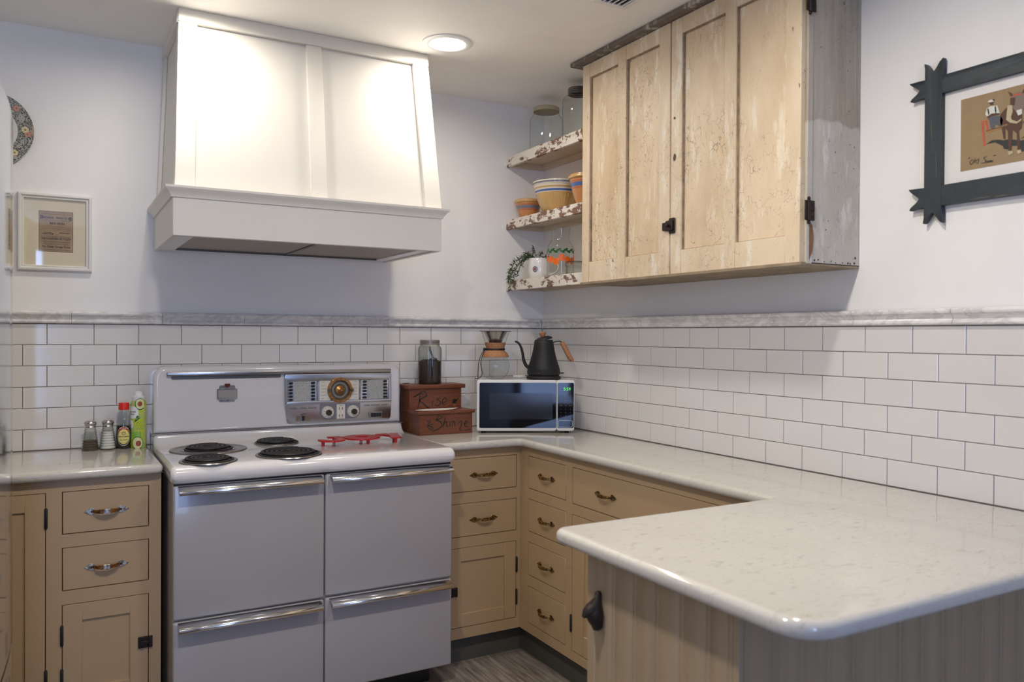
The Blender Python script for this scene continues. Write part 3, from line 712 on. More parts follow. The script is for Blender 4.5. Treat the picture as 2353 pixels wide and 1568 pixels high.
bm = BM(); flat(bm, arc(-1.262, 2.113, .0045, 0, 330, 10), PU, .0012); flat(bm, [(-1.262, 1.99), (-1.256, 1.975), (-1.259, 1.962), (-1.268, 1.966), (-1.271, 1.982)], PU, .0012); obj('knot_hole', bm, M_groove, d2, smooth=0)

# ------------------------------------------------------------------ open shelves
def shelf(zt, zb2, mt, label):
    s = thing('open_shelf', label, 'shelf', (-.1, -.35, zb2), group='chippy open shelves in the corner')
    bm = BM(); box(bm, -.189, .006, -.694, .006, zt-.020, zt, bev=.001); obj('board', bm, M_shelfin, s)
    bm = BM(); box(bm, -.207, -.189, -.694, .006, zb2, zt+.0, bev=.0018); obj('front_edge', bm, mt, s)
    bm = BM(); box(bm, -.187, -.012, -.012, .006, zb2+.004, zt-.020); obj('cleat', bm, M_shelfin, s, smooth=0)
    bm = BM(); box(bm, -.012, .006, -.694, .006, zb2+.004, zt-.020); obj('cleat', bm, M_shelfin, s, smooth=0)
S1, S2, S3 = 2.219, 1.9115, 1.616
shelf(S1, 2.170, M_chip, 'top corner shelf with brown showing through chipped white edge, glass jars on it')
shelf(S2, 1.866, M_chip, 'middle corner shelf with chipped white edge holding striped bowls')
shelf(S3, 1.567, M_chip2, 'lowest corner shelf with spotted chipped edge holding mug and carafe')

# ------------------------------------------------------------------ vintage electric range
SX0, SX1, SYF = -1.800, -.792, -.645
st = thing('electric_range', 'wide white vintage electric stove with chrome handles and a chrome clock panel', 'stove', (-1.3, -.33, 0))
bm = BM(); box(bm, SX0+.010, SX1-.010, SYF+.022, -.02, .10, .868, bev=.004); obj('body', bm, M_side, st)
bm = BM(); box(bm, SX0+.05, SX1-.06, SYF+.09, -.05, 0, .10); obj('plinth', bm, M_black, st, smooth=0)
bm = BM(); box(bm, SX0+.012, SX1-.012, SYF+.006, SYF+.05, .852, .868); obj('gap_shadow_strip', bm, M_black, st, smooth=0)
# cooktop: rounded nose, coved riser at the back
prof = [(-.01, .862), (-.64, .862), (-.655, .868)]+[(-.636-.031*math.cos(R(a)), .889+.031*math.sin(R(a))) for a in range(-20, 91, 10)]
prof += [(-.600, .9203), (-.190, .9203)]+[(-.190+.075*math.sin(R(a)), .9203+.046*(1-math.cos(R(a)))) for a in range(10, 91, 10)]+[(-.010, .9663)]
bm = BM(); Pc = lambda u, v, w: Vector((w, u, v))
soft_prism(bm, prof, SX0, SX1, .017, .017, 6, P=Pc); obj('cooktop', bm, M_enamel, st, smooth=50)
bm = BM(); box(bm, SX0-.002, SX1+.002, -.118, -.006, .9615, .9665, bev=.0015); obj('seam_trim', bm, M_chrome, st)
# backsplash
bm = BM(); Pbk = BACK(0)
pts = [(SX0+.002, .9665), (SX1-.002, .9665)]+arc(SX1-.002-.045, 1.222-.045, .045, 0, 90, 12)+arc(SX0+.002+.045, 1.222-.045, .045, 90, 180, 12)
soft_prism(bm, pts, .006, .098, 0, .016, 6, P=Pbk); obj('backsplash', bm, M_enamel, st, smooth=50)
PB_ = BACK(-.098)
bm = BM(); box(bm, -1.752, -.845, 1.186, 1.201, -.002, .016, bev=.003, seg=2, P=PB_); prism(bm, rrect(-1.735, -1.318, 1.172, 1.187, .006, 3), -.001, .002, P=PB_, mi=1)
obj('lamp_canopy', bm, [simple('aged_chrome', (.40, .385, .37), .24, 1, var=.15, vs=12), M_darkm], st)
# badge
bg = BM(); box(bg, -1.569, -1.490, 1.090, 1.132, 0, .005, bev=.0015, P=PB_); prism(bg, [(-1.562, 1.132), (-1.497, 1.132), (-1.501, 1.145), (-1.558, 1.145)], 0, .004, P=PB_, bev=.001)
prism(bg, [(-1.558, 1.080), (-1.501, 1.080), (-1.496, 1.091), (-1.563, 1.091)], 0, .004, P=PB_, bev=.001)
badge = obj('badge', bg, M_chrome, st)
bm = BM(); box(bm, -1.563, -1.496, 1.0965, 1.1265, .004, .0058, bev=.0004, P=PB_); obj('badge_plate', bm, simple('badge_grey', (.34, .33, .29), .4, .3, var=.05), badge)
bm = BM(); prism(bm, [(-1.539, 1.152), (-1.519, 1.152), (-1.518, 1.144), (-1.524, 1.138), (-1.529, 1.136), (-1.534, 1.138), (-1.540, 1.144)], .003, .007, P=PB_, bev=.0008); obj('badge_shield', bm, simple('maroon_enamel', (.11, .015, .012), .3, var=.2), badge)
bm = BM(); text(bm, 'AUTOMATIC', .0078, PB_, -1.5295, 1.0853, .0044, sp=1.25, bold=.0001); obj('lettering', bm, ink('badge_blue', (.03, .06, .16)), badge, smooth=0)
# control panel
cp_ = BM(); pts = [(-1.294, .990), (-1.288, .982), (-.850, .982), (-.844, .990), (-.841, 1.056), (-.845, 1.186), (-1.307, 1.186), (-1.303, 1.056)]
prism(cp_, pts, 0, .008, P=PB_, bev=.002, seg=2)
prism(cp_, [(-1.302, 1.058), (-.842, 1.058), (-.843, 1.072), (-1.296, 1.072)], .006, .018, P=PB_, bev=.004, seg=2)
prism(cp_, [(-1.307, 1.156), (-.845, 1.156), (-.846, 1.185), (-1.305, 1.185)], .006, .016, P=PB_, bev=.003, seg=2)
prism(cp_, [(-1.305, 1.062), (-1.291, 1.068), (-1.291, 1.158), (-1.307, 1.175)], .006, .017, P=PB_, bev=.003); prism(cp_, [(-.858, 1.068), (-.843, 1.062), (-.845, 1.175), (-.858, 1.158)], .006, .017, P=PB_, bev=.003)
panel = obj('control_panel', cp_, M_chromeb, st)
n = NT('pebbled_grille'); v_ = n.vor(420, feature='F1'); n.bump(v_, .8, .002); M_grille = n.out(n.mix(n.ramp(v_, [(.2, 0), (.7, 1)]), (.66, .68, .68), (.36, .37, .37)), .35, .6)
for a, b in ((-1.267, -1.201), (-.950, -.880)):
    bm = BM(); box(bm, a, b, 1.073, 1.155, .007, .011, P=PB_); obj('grille', bm, M_grille, panel, smooth=0)
bm = BM(); box(bm, -1.172, -1.164, 1.072, 1.156, .007, .014, bev=.003, P=PB_); obj('grille_bar', bm, M_chrome, panel); bm = BM(); box(bm, -.988, -.980, 1.072, 1.156, .007, .014, bev=.003, P=PB_); obj('grille_bar', bm, M_chrome, panel)
for ux in (-1.279, -1.187, -.962, -.869):
    for i in range(6):
        z = 1.1475-i*.0137; bm = BM(); box(bm, ux-.0085, ux+.0065, z-.0046, z+.0046, .008, .015, bev=.0015, P=PB_)
        obj('button', bm, M_black, panel)
bm = BM(); box(bm, -1.160, -.990, 1.073, 1.155, .007, .0095, P=PB_); card = obj('dial_card', bm, M_ivory, panel, smooth=0)
for ux, al in ((-1.154, 'LEFT'), (-.996, 'RIGHT')):
    bm = BM()
    for i, wd in enumerate(('HIGH', 'BROIL', 'SIMMER', 'LOW', 'WARM', 'OFF')): text(bm, wd, .0072, PB_, ux, 1.148-i*.0137, .0098, al)
    obj('lettering', bm, M_inkg, panel, smooth=0)
# clock
def disc(bm, c, r0, r1, w0, w1, n_=32, mi=0, bev=0):
    t = bmesh.new(); pr_ = [(r0, w0), (r1, w0), (r1, w1), (r0, w1)] if r0 > 0 else [(0, w0), (r1, w0), (r1, w1), (0, w1)]
    if r0 > 0: pr_.append(pr_[0])
    lathe(bm, pr_, n_, P=lambda x, y, z: PB_(c[0]+x, c[1]+y, z), mi=mi)
cc = (-1.0735, 1.1140)
bm = BM(); lathe(bm, [(.041, .008), (.0535, .008), (.0545, .016), (.052, .021), (.042, .021), (.040, .016), (.041, .008)], 48, P=lambda x, y, z: PB_(cc[0]+x, cc[1]+y, z)); ck = obj('clock', bm, M_bronze, panel)
bm = BM(); disc(bm, cc, 0, .041, .008, .010, 40); obj('clock_face', bm, simple('clock_face_grey', (.12, .115, .10), .3, .3, var=.2, vs=60), ck)
bm = BM(); disc(bm, cc, .027, .0335, .010, .0125, 40); obj('dial_ring', bm, simple('pale_dial_ring', (.30, .29, .25), .3, .2, var=.2), ck)
bm = BM(); lathe(bm, [(0, .012), (.020, .011), (.019, .016), (.010, .020), (.0055, .022), (.0055, .034), (0, .035)], 24, P=lambda x, y, z: PB_(cc[0]+x, cc[1]+y, z)); obj('knob', bm, M_bronze, ck)
bm = BM()
for i in range(12):
    a = R(90-30*i); text(bm, str(i if i else 12), .0085, PB_, cc[0]+.0470*math.cos(a), cc[1]+.0470*math.sin(a), .0215)
obj('lettering', bm, M_ink, ck, smooth=0)
for s_ in (-1, 1):
    bm = BM(); tube(bm, [PB_(cc[0]+s_*.050, cc[1], .018), PB_(cc[0]+s_*.050, cc[1], .026), PB_(cc[0]+s_*.050, cc[1], .032)], [.0055, .0075, .0055], 10); obj('setting_pin', bm, M_darkm, ck)
# lower row
bm = BM(); prism(bm, [(-1.158, 1.056), (-1.158, 1.018)]+arc(-1.127, 1.023, .031, 180, 270, 6)+arc(-1.014, 1.023, .031, 270, 360, 6)+[(-.983, 1.056)], .0075, .0095, P=PB_, bev=.0008); obj('knob_plate', bm, simple('slate_grey_plate', (.27, .28, .32), .3, .5, var=.1), panel)
for cx_ in (-1.126, -1.016):
    bm = BM(); lathe(bm, [(0, .009), (.026, .009), (.0255, .020), (.022, .024), (.012, .025), (0, .025)], 32, P=lambda x, y, z: PB_(cx_+x, 1.022+y, z)); kb = obj('knob', bm, M_ivory, panel)
    bm = BM(); lathe(bm, [(0, .024), (.0125, .024), (.012, .036), (.010, .038), (0, .038)], 24, P=lambda x, y, z: PB_(cx_+x, 1.022+y, z)); obj('knob_cap', bm, simple('olive_brown_cap', (.05, .042, .025), .3, .3, var=.1), kb)
    bm = BM()
    for i in range(10):
        a = R(90-36*i); text(bm, str(i*50 or 'O'), .0042, PB_, cx_+.0195*math.cos(a), 1.022+.0195*math.sin(a), .0247)
    obj('lettering', bm, M_ink, kb, smooth=0)
bm = BM(); box(bm, -1.088, -1.052, .992, 1.054, .008, .016, bev=.001, P=PB_); ou = obj('outlet', bm, M_ivory, panel)
bm = BM()
for zz in (1.036, 1.006):
    for xx in (-1.0765, -1.0635): box(bm, xx-.0013, xx+.0013, zz-.005, zz+.005, .0155, .0163, P=PB_)
obj('slot', bm, M_black, ou, smooth=0)
bm = BM(); text(bm, 'TIMED', .0055, PB_, -1.070, 1.0485, .0163); text(bm, 'OUTLET', .005, PB_, -1.070, .9955, .0163); obj('lettering', bm, M_ink, ou, smooth=0)
bm = BM(); box(bm, -1.258, -1.199, .990, 1.012, .0075, .011, bev=.001, P=PB_); sw = obj('switch', bm, M_chrome, panel)
bm = BM(); box(bm, -1.236, -1.225, .992, 1.012, .010, .020, bev=.001, P=PB_); obj('switch_lever', bm, M_black, sw)
bm = BM(); box(bm, -.941, -.884, .989, 1.015, .0075, .011, bev=.001, P=PB_); bk = obj('switch_bank', bm, M_chrome, panel)
for i in range(4):
    bm = BM(); box(bm, -.937+i*.0128, -.9265+i*.0128, .993, 1.011, .010, .017, bev=.001, P=PB_); obj('button', bm, M_black, bk)
bm = BM()
for tx, ux, z in (('TIMED', -1.268, 1.042), ('OVEN', -1.228, 1.042), ('RANGE', -1.189, 1.042), ('OVEN', -.953, 1.044), ('SURFACE', -.915, 1.044), ('LIGHT', -.872, 1.044), ('LAMP', -1.228, 1.017)):
    text(bm, tx, .0085, PB_, ux, z, .0086, sp=1.2)
obj('lettering', bm, M_ink, panel, smooth=0)
# burners
def burner(cx_, cy_, rp, rc, turns, label=None, wide=0):
    z0 = .9203; bm = BM()
    lathe(bm, [(rp+.006, .0005), (rp+.004, .004), (rp-.002, .0045), (rp-.010, .001), (rp-.02 if not wide else rc+.012, -.002), (0, -.004)], 48, c=(cx_, cy_, z0+.0005))
    if wide: lathe(bm, [(rp-.028, .001), (rp-.031, .0045), (rp-.034, .001)], 48, c=(cx_, cy_, z0)); lathe(bm, [(rp-.004, .0005), (rp-.034, .0025), (rc+.008, .0015), (rc+.008, -.002)], 48, c=(cx_, cy_, z0+.001))
    b = obj('burner', bm, M_pan, st, smooth=50)
    bm = BM(); pts = []; N = int(turns*22)
    for i in range(N+1):
        f = i/N; a = 2*math.pi*turns*f+1.0; r = rc-.006-(rc-.022)*f; pts.append((cx_+r*math.cos(a), cy_+r*math.sin(a), z0+.011))
    tube(bm, pts, .0058, 8, flat=.85)
    lathe(bm, [(rc+.001, 0), (rc+.002, .006), (rc-.004, .008), (rc-.005, 0)], 40, c=(cx_, cy_, z0)); lathe(bm, [(0, .002), (rc-.004, .002)], 32, c=(cx_, cy_, z0))
    obj('coil', bm, M_coil, b)
burner(-1.628, -.290, .130, .084, 4, wide=1); burner(-1.672, -.572, .088, .080, 4); burner(-1.364, -.225, .080, .080, 4); burner(-1.395, -.545, .110, .104, 5)
# doors and drawers, each with a full-width chrome handle
PF = BACK(SYF+.022)
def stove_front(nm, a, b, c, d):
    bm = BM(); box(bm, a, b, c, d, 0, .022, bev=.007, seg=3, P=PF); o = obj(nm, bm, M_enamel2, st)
    bm = BM(); hp = [(0, d-.002), (.030, d-.006), (.046, d-.013), (.048, d-.024), (.046, d-.026), (.043, d-.018), (.028, d-.010), (.020, d-.009), (.0, d-.010)]
    Ph = lambda u, v, w: Vector((w, SYF-u+.006, v)); prism(bm, hp, a+.014, b-.012, P=Ph, bev=.0008); obj('handle', bm, M_chrome, o, smooth=50)
    bm = BM()
    for xx in (a+.10, b-.10): box(bm, xx-.008, xx+.008, d-.026, d-.020, .022, .036, P=PF)
    obj('handle_bracket', bm, M_darkm, o, smooth=0); return o
xm = -1.2935
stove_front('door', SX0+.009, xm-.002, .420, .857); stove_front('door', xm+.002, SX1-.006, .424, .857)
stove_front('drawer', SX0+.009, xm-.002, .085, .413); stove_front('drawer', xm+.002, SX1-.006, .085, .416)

# red silicone trivet reading JOY on little legs
tv = thing('trivet', 'red trivet in the shape of letters standing on short legs on the stove top', 'trivet', (-1.062, -.36, .9203), R(-2))
zt = .0175; T = .006; bm = BM()
PT_ = lambda u, v, w: Vector((u, v, w))
def rpoly(pts): prism(bm, pts, zt, zt+T, bev=.0012)
J = arc(-.128, -.030, .052, 180, 355, 9)+[(-.076, .06), (-.125, .06), (-.125, .035), (-.106, .035)]+arc(-.128, -.030, .022, 355, 180, 7)+[(-.158, -.015), (-.18, -.015)]
rpoly(J)
t_o = arc(0, 0, .072, 0, 360, 28)[:-1]; t_i = arc(0, 0, .026, 0, 360, 28)[:-1]
t = bmesh.new()
lo = [[t.verts.new((x, y, z)) for x, y in q] for q in (t_o, t_i) for z in (zt, zt+T)]
for i in range(28):
    j = (i+1) % 28
    t.faces.new((lo[0][i], lo[0][j], lo[1][j], lo[1][i])); t.faces.new((lo[2][i], lo[2][j], lo[3][j], lo[3][i])); t.faces.new((lo[1][i], lo[1][j], lo[3][j], lo[3][i])); t.faces.new((lo[0][i], lo[0][j], lo[2][j], lo[2][i]))
merge(bm, t)
rpoly(rrect(-.088, -.062, .020, .038, .004)); rpoly(rrect(.060, .090, .020, .038, .004))
Y = [(.076, .065), (.076, .035), (.094, .032), (.112, -.010), (.104, -.045), (.100, -.070), (.142, -.070), (.146, -.035), (.152, -.008), (.172, .065), (.138, .065), (.130, .022), (.124, .065)]
rpoly(Y); obj('letters', bm, M_red, tv)
for (lx, ly) in ((-.165, -.04), (-.10, .045), (.012, .05), (.010, -.052), (.122, -.055), (.150, .045)):
    bm = BM(); tube(bm, [(lx, ly, .0003), (lx, ly, zt)], [.0062, .0068], 12); obj('leg', bm, M_red, tv, world=False)
for c_ in tv.children:
    if c_.name.startswith('letters'):
        # letters were modelled in the trivet's own frame
        c_.data.transform(rootmat(c_))

# ------------------------------------------------------------------ refrigerator (bowed polished doors) at the left
fr = thing('refrigerator', 'tall polished steel refrigerator at the left edge with bowed doors', 'refrigerator', (-2.55, -1.2, 0))
XC, RR = -5.7103, 3.5
def bow(y, w=0): return XC+math.sqrt((RR+w)**2-(y+1.2)**2)
bm = BM(); box(bm, XL+.03, -2.285, -1.66, -.75, .02, 1.86, bev=.006); obj('body', bm, M_gasket, fr)
for nm, a, b, z0, z1 in (('door', -1.655, -1.2025, .62, 1.87), ('door', -1.1975, -.745, .62, 1.87), ('freezer_drawer', -1.655, -.745, .05, .612)):
    ys = [a+(b-a)*i/16 for i in range(17)]; pts = [(y, bow(y)) for y in ys]+[(b, -2.28), (a, -2.28)]
    bm = BM(); prism(bm, pts, z0, z1, P=lambda u, v, w: Vector((v, u, w)), bev=.003, seg=2); obj(nm, bm, M_fridge, fr, smooth=60)
# ------------------------------------------------------------------ things on the left worktop
def shaker(x, y, label, filling, fh, nm='shaker'):
    s = thing('spice_shaker', label, 'shaker', (x, y, ZC+.0004)); c = (x, y, ZC+.0004)
    def prof_(o): # ribbed beehive glass
        out = []
        for i in range(33):
            f = i/32; z = .006+.074*f; r = .0285-.0095*f-.0004+.0014*math.sin(f*2*math.pi*8)-o; out.append((r, z))
        return out
    bm = BM(); lathe(bm, [(0, .0), (.0275, 0), (.0295, .003)]+prof_(0)+[(.0175, .083), (.0175, .090)], 28, c=c); obj('glass_body', bm, M_glass2, s, smooth=60)
    bm = BM(); pf = [(r, z) for r, z in prof_(.0022) if z < fh]; lathe(bm, [(0, .004)]+[(pf[0][0], .004)]+pf+[(0, pf[-1][1]+.001)], 24, c=c); obj('filling', bm, filling, s)
    bm = BM(); lathe(bm, [(.0185, .084), (.0195, .085), (.0195, .0875), (.0183, .089), (.0183, .091), (.0195, .0925), (.0195, .096), (.0212, .098), (.0215, .101), (.019, .106), (.012, .1095), (0, .1105)], 28, c=c); obj('lid', bm, M_steel, s)
shaker(-2.010, -.085, 'left glass shaker half full of ground pepper beside the salt', M_pepper, .038)
shaker(-1.952, -.078, 'glass shaker full of white salt next to the soy bottle', M_salt, .068)
# soy sauce bottle
x, y = -1.898, -.075; c = (x, y, ZC+.0004)
s = thing('soy_sauce_bottle', 'small soy sauce bottle with red cap and yellow label', 'bottle', c)
bm = BM(); lathe(bm, [(0, 0), (.024, 0), (.0262, .003), (.0262, .090), (.025, .100), (.019, .113), (.0165, .122), (.0158, .150)], 28, c=c); obj('glass_body', bm, M_glass, s, smooth=60)
bm = BM(); lathe(bm, [(0, .002), (.0248, .002), (.0252, .004), (.0252, .087), (0, .087)], 28, c=c); obj('sauce', bm, M_soy, s)
bm = BM(); lathe(bm, [(.0165, .145), (.0178, .146), (.0178, .168), (.0168, .171), (0, .171)], 32, c=c, fn=lambda r, a, z: r+.0004*math.cos(a*16)); obj('cap', bm, M_redcap, s)
a0 = cyla(x, y); PL = cylP(x, y, c[2], .0264, a0)
PLm = lambda u, v, w: PL(-u, v, w) if False else PL(u, v, w)
def fanprint(bm, pts, P, w, mi=0):
    t = bmesh.new(); t.faces.new([t.verts.new((p[0], p[1], w)) for p in pts]); bmesh.ops.triangulate(t, faces=t.faces)
    bmesh.ops.subdivide_edges(t, edges=t.edges, cuts=2); merge(bm, t, None, P, mi)
bm = BM()
def grid(bm, u0, u1, v0, v1, P, w, mi=0, nu=14, shape=None):
    t = bmesh.new(); cols = []
    for i in range(nu+1):
        u = u0+(u1-u0)*i/nu; a, b = (v0, v1) if shape is None else shape(u)
        cols.append([t.verts.new((u, a, w)), t.verts.new((u, b, w))])
    for A, B in zip(cols[:-1], cols[1:]): t.faces.new((A[0], B[0], B[1], A[1]))
    merge(bm, t, None, P, mi)
def ell(cx_, cy_, rx, ry): return lambda u: (cy_-ry*math.sqrt(max(0, 1-((u-cx_)/rx)**2)), cy_+ry*math.sqrt(max(0, 1-((u-cx_)/rx)**2)))
bm = BM(); grid(bm, -.0245, .0245, 0, 0, PL, .0002, 0, 20, ell(0, .048, .0245, .036)); grid(bm, -.0232, .0232, 0, 0, PL, .0004, 1, 20, ell(0, .048, .0232, .034)); 
grid(bm, -.020, .020, 0, 0, PL, .0006, 2, 20, ell(0, .046, .0205, .0275))
grid(bm, -.019, .019, 0, 0, PL, .0005, 3, 14, lambda u: (.062, .048+.034*math.sqrt(1-(u/.0232)**2)-.0012))
lab = obj('label', bm, [M_paper, M_ink, ink('label_yellow', (.78, .68, .22)), ink('label_red', (.45, .03, .03))], s, smooth=0)
bm = BM(); text(bm, 'KIKKOMAN', .0072, PL, 0, .0455, .0009, bold=.0002); text(bm, 'Soy Sauce', .0064, PL, 0, .034, .0009, bold=.0001); text(bm, '5 FL OZ (148 mL)', .0032, PL, 0, .025, .0009)
for k in range(6):
    a, b = R(60*k+30), R(60*k+90); ribbon(bm, [(.0062*math.cos(a), .058+.0062*math.sin(a)), (.0062*math.cos(b), .058+.0062*math.sin(b))], .0018, PL, .0009, 2, taper=False)
text(bm, 'K', .006, PL, 0, .058, .0009)
obj('lettering', bm, M_ink, lab, smooth=0)
bm = BM(); text(bm, 'ALL PURPOSE', .0044, PL, 0, .0762, .0009); obj('lettering', bm, M_inkw, lab, smooth=0)
# avocado spray can
x, y = -1.848, -.080; c = (x, y, ZC+.0004)
s = thing('spray_can', 'lime green cooking spray can printed with avocados, white nozzle', 'spray can', c)
n = NT('lime_can_print'); M_lime = n.out(n.mix(n.ramp(n.noise(28, 2), [(.47, 0), (.53, 1)]), (.50, .62, .045), (.44, .55, .16)), .3, coat=.3)
bm = BM(); lathe(bm, [(0, 0), (.0265, 0), (.028, .002), (.028, .165), (.0262, .174), (.0235, .178), (.021, .180)], 32, c=c); obj('can_body', bm, M_lime, s, smooth=50)
bm = BM(); lathe(bm, [(.0215, .177), (.0225, .180), (.0225, .193), (.0175, .196), (.015, .199), (.0148, .210), (.010, .214), (0, .2155)], 28, c=c); obj('nozzle', bm, M_white, s)
PA = cylP(x, y, c[2], .0280, cyla(x, y)); bm = BM()
def el(cu, cv, ru, rv, w, mi, lim=.036):
    a, b = max(cu-ru, -lim), min(cu+ru, lim); grid(bm, a, b, 0, 0, PA, w, mi, 20, ell(cu, cv, ru, rv))
el(-.004, .020, .021, .024, .0002, 1); el(-.0035, .020, .0185, .0215, .0003, 2); el(.0, .018, .0095, .0105, .0004, 3)
el(.006, .166, .019, .022, .0002, 1); el(.006, .167, .0165, .0195, .0003, 2); el(.005, .167, .0085, .0095, .0004, 3)
el(-.022, .135, .022, .024, .0005, 0); el(-.028, .090, .010, .016, .0004, 0); el(-.030, .088, .005, .006, .0005, 2)
grid(bm, -.025, .010, .040, .062, PA, .00018, 4, 14)
for (a, b) in ((.0, .115), (-.008, .108), (-.004, .121)): fanprint(bm, [(a-.006, b-.010), (a+.007, b-.001), (a-.002, b+.002)], PA, .0006, 1)
for i in range(14):
    u = -.006+(i % 5)*.0045; v = .070+(i//5)*.011+(i % 2)*.004; ribbon(bm, [(u, v), (u+.0018, v+.004)], .0016, PA, .0006, 2, 1)
grid(bm, .019, .0335, .020, .160, PA, .0003, 5, 8)
obj('can_print', bm, [M_white, M_leafd, ink('avocado_flesh', (.72, .72, .36), .3), ink('avocado_pit', (.34, .07, .025), .3), ink('mid_green', (.22, .48, .06), .3), ink('pale_lime', (.60, .68, .20), .3)], s, smooth=0)
bm = BM(); text(bm, 'Avocado', .0088, PA, -.0245, .138, .0009, bold=.00015); text(bm, 'Spray', .0088, PA, -.0235, .129, .0009, bold=.00015)
for i in range(17): text(bm, 'SPRAY 8 OZ', .0026, lambda u, v, w, i=i: PA(.0215+v*1.0+i*.0, .028+i*.0078+u, w), 0, 0, .0007); text(bm, 'AVOCADO', .0034, lambda u, v, w, i=i: PA(.0275+v*1.0, .028+i*.0078+u, w), 0, 0, .0007)
obj('lettering', bm, M_ink, s, smooth=0)

# ------------------------------------------------------------------ wooden chest with jar
ch = thing('wooden_box', 'stepped reddish wooden box with two lids and green hand lettering', 'box', (-.64, -.14, ZC))
z = ZC+.0005
bm = BM(); box(bm, -.766, -.512, -.243, -.025, z, z+.089, bev=.0012); obj('lower_box', bm, M_chest, ch)
bm = BM(); box(bm, -.778, -.503, -.252, -.132, z+.0893, z+.1035, bev=.003, seg=2); obj('lower_lid', bm, M_chest, ch)
bm = BM(); box(bm, -.768, -.514, -.134, -.025, z+.089, z+.1925, bev=.0012); obj('upper_box', bm, M_chest, ch)
bm = BM(); box(bm, -.781, -.499, -.148, -.018, z+.193, z+.2115, bev=.004, seg=2); obj('upper_lid', bm, M_chest, ch)
bm = BM()
for xx in (-.735, -.575): box(bm, xx-.016, xx+.016, -.019, -.015, z+.200, z+.2135)
obj('hinge', bm, M_matblack, ch, smooth=0)
PU1 = BACK(-.134); PU2 = BACK(-.243); bm = BM(); zz = z+.100; W_ = .0042
def st_(pts, P, ox, oz, s, w_=W_): ribbon(bm, [(ox+a*s, oz+b*s) for a, b in pts], w_, P, .0009, 5)
o1 = (-.752, z+.108)
st_([(0, .9), (.6, 1.15), (.95, 1.1)], PU1, *o1, .055); st_([(.62, 1.1), (.6, .6), (.45, .05)], PU1, *o1, .055, .005); st_([(.2, .95), (.9, 1.35), (1.2, 1.0), (.6, .65), (.95, .35), (1.55, -.15), (1.7, -.05)], PU1, *o1, .055, .005)
st_([(1.78, .55), (1.72, .3), (1.70, .12)], PU1, *o1, .055); st_([(1.80, .80), (1.83, .84)], PU1, *o1, .055); st_([(2.45, .75), (2.1, .7), (2.45, .4), (2.2, .15), (1.95, .25)], PU1, *o1, .055); st_([(2.5, .3), (2.95, .5), (2.85, .78), (2.6, .5), (2.75, .2), (3.1, .3)], PU1, *o1, .055)
st_([(3.45, .5), (3.75, .62), (3.6, .35), (3.95, .3)], PU1, *o1, .055, .006); st_([(3.5, .3), (3.9, .55), (4.05, .65)], PU1, *o1, .055, .006); st_([(3.75, .25), (3.85, .6)], PU1, *o1, .055)
o2 = (-.748, z+.014)
st_([(.3, .9), (.65, .95), (.45, .6), (.9, .35), (.7, .2), (.4, .5), (.95, .7)], PU2, *o2, .05)
st_([(1.75, 1.3), (1.4, 1.35), (1.3, 1.0), (1.65, .8), (1.75, .45), (1.35, .2), (1.0, .1), (.85, .0)], PU2, *o2, .05, .005); st_([(1.1, .95), (1.5, 1.1), (1.95, 1.3)], PU2, *o2, .05)
st_([(2.1, 1.25), (1.95, .7), (1.85, .3)], PU2, *o2, .05); st_([(1.9, .6), (2.2, .85), (2.2, .45), (2.4, .35)], PU2, *o2, .05); st_([(2.56, .8), (2.52, .40)], PU2, *o2, .05); st_([(2.60, 1.0), (2.63, 1.03)], PU2, *o2, .05); st_([(2.75, .35), (2.78, .80), (2.95, .72), (3.0, .35)], PU2, *o2, .05)
st_([(3.3, .6), (3.65, .8), (3.6, .35), (3.45, .05), (3.75, .0)], PU2, *o2, .05); st_([(3.9, .45), (4.25, .65), (4.1, .8), (3.95, .5), (4.1, .25), (4.35, .3)], PU2, *o2, .05)
for i in range(5): st_([(3.95+i*.12, -.05), (4.0+i*.12, .03), (4.05+i*.12, -.06)], PU2, *o2, .05, .0022)
obj('painted_letters', bm, M_chestgreen, ch, smooth=0)
bm = BM(); pp = [(-.760, -.185), (-.735, -.215), (-.66, -.228), (-.59, -.205), (-.545, -.16), (-.62, -.152), (-.70, -.160)]
prism(bm, pp, z+.1036, z+.1055, bev=.0005); t_ = obj('napkin', bm, M_matw, origin=(-.65, -.19, z+.1036)); tag(t_, 'folded white paper napkin lying on the lower lid of the wooden box', 'napkin')
jc = (-.648, -.082, z+.2118)
jr_ = thing('coffee_jar', 'ribbed glass jar of ground coffee with a grey lid on the wooden box', 'jar', jc)
rib = lambda r, a, zz_: r+.0011*math.cos(a*26)*(1 if .02 < zz_-0 < .17 else 0)
bm = BM(); lathe(bm, [(0, 0), (.048, 0), (.0515, .004), (.0525, .02), (.0525, .15), (.0505, .163), (.045, .172), (.042, .178), (.042, .186)], 104, c=jc, fn=rib); obj('glass_body', bm, M_glass2, jr_, smooth=60)
bm = BM(); lathe(bm, [(0, .004), (.047, .004), (.0495, .02), (.0495, .100), (.030, .110), (0, .106)], 32, c=jc); obj('coffee', bm, M_coffee, jr_)
bm = BM(); lathe(bm, [(.043, .179), (.0445, .180), (.0445, .184), (.0435, .185), (.0435, .187), (.0445, .188), (.0445, .196), (.042, .1985), (0, .1985)], 40, c=jc); obj('lid', bm, simple('grey_zinc_lid', (.27, .25, .23), .4, .5), jr_)
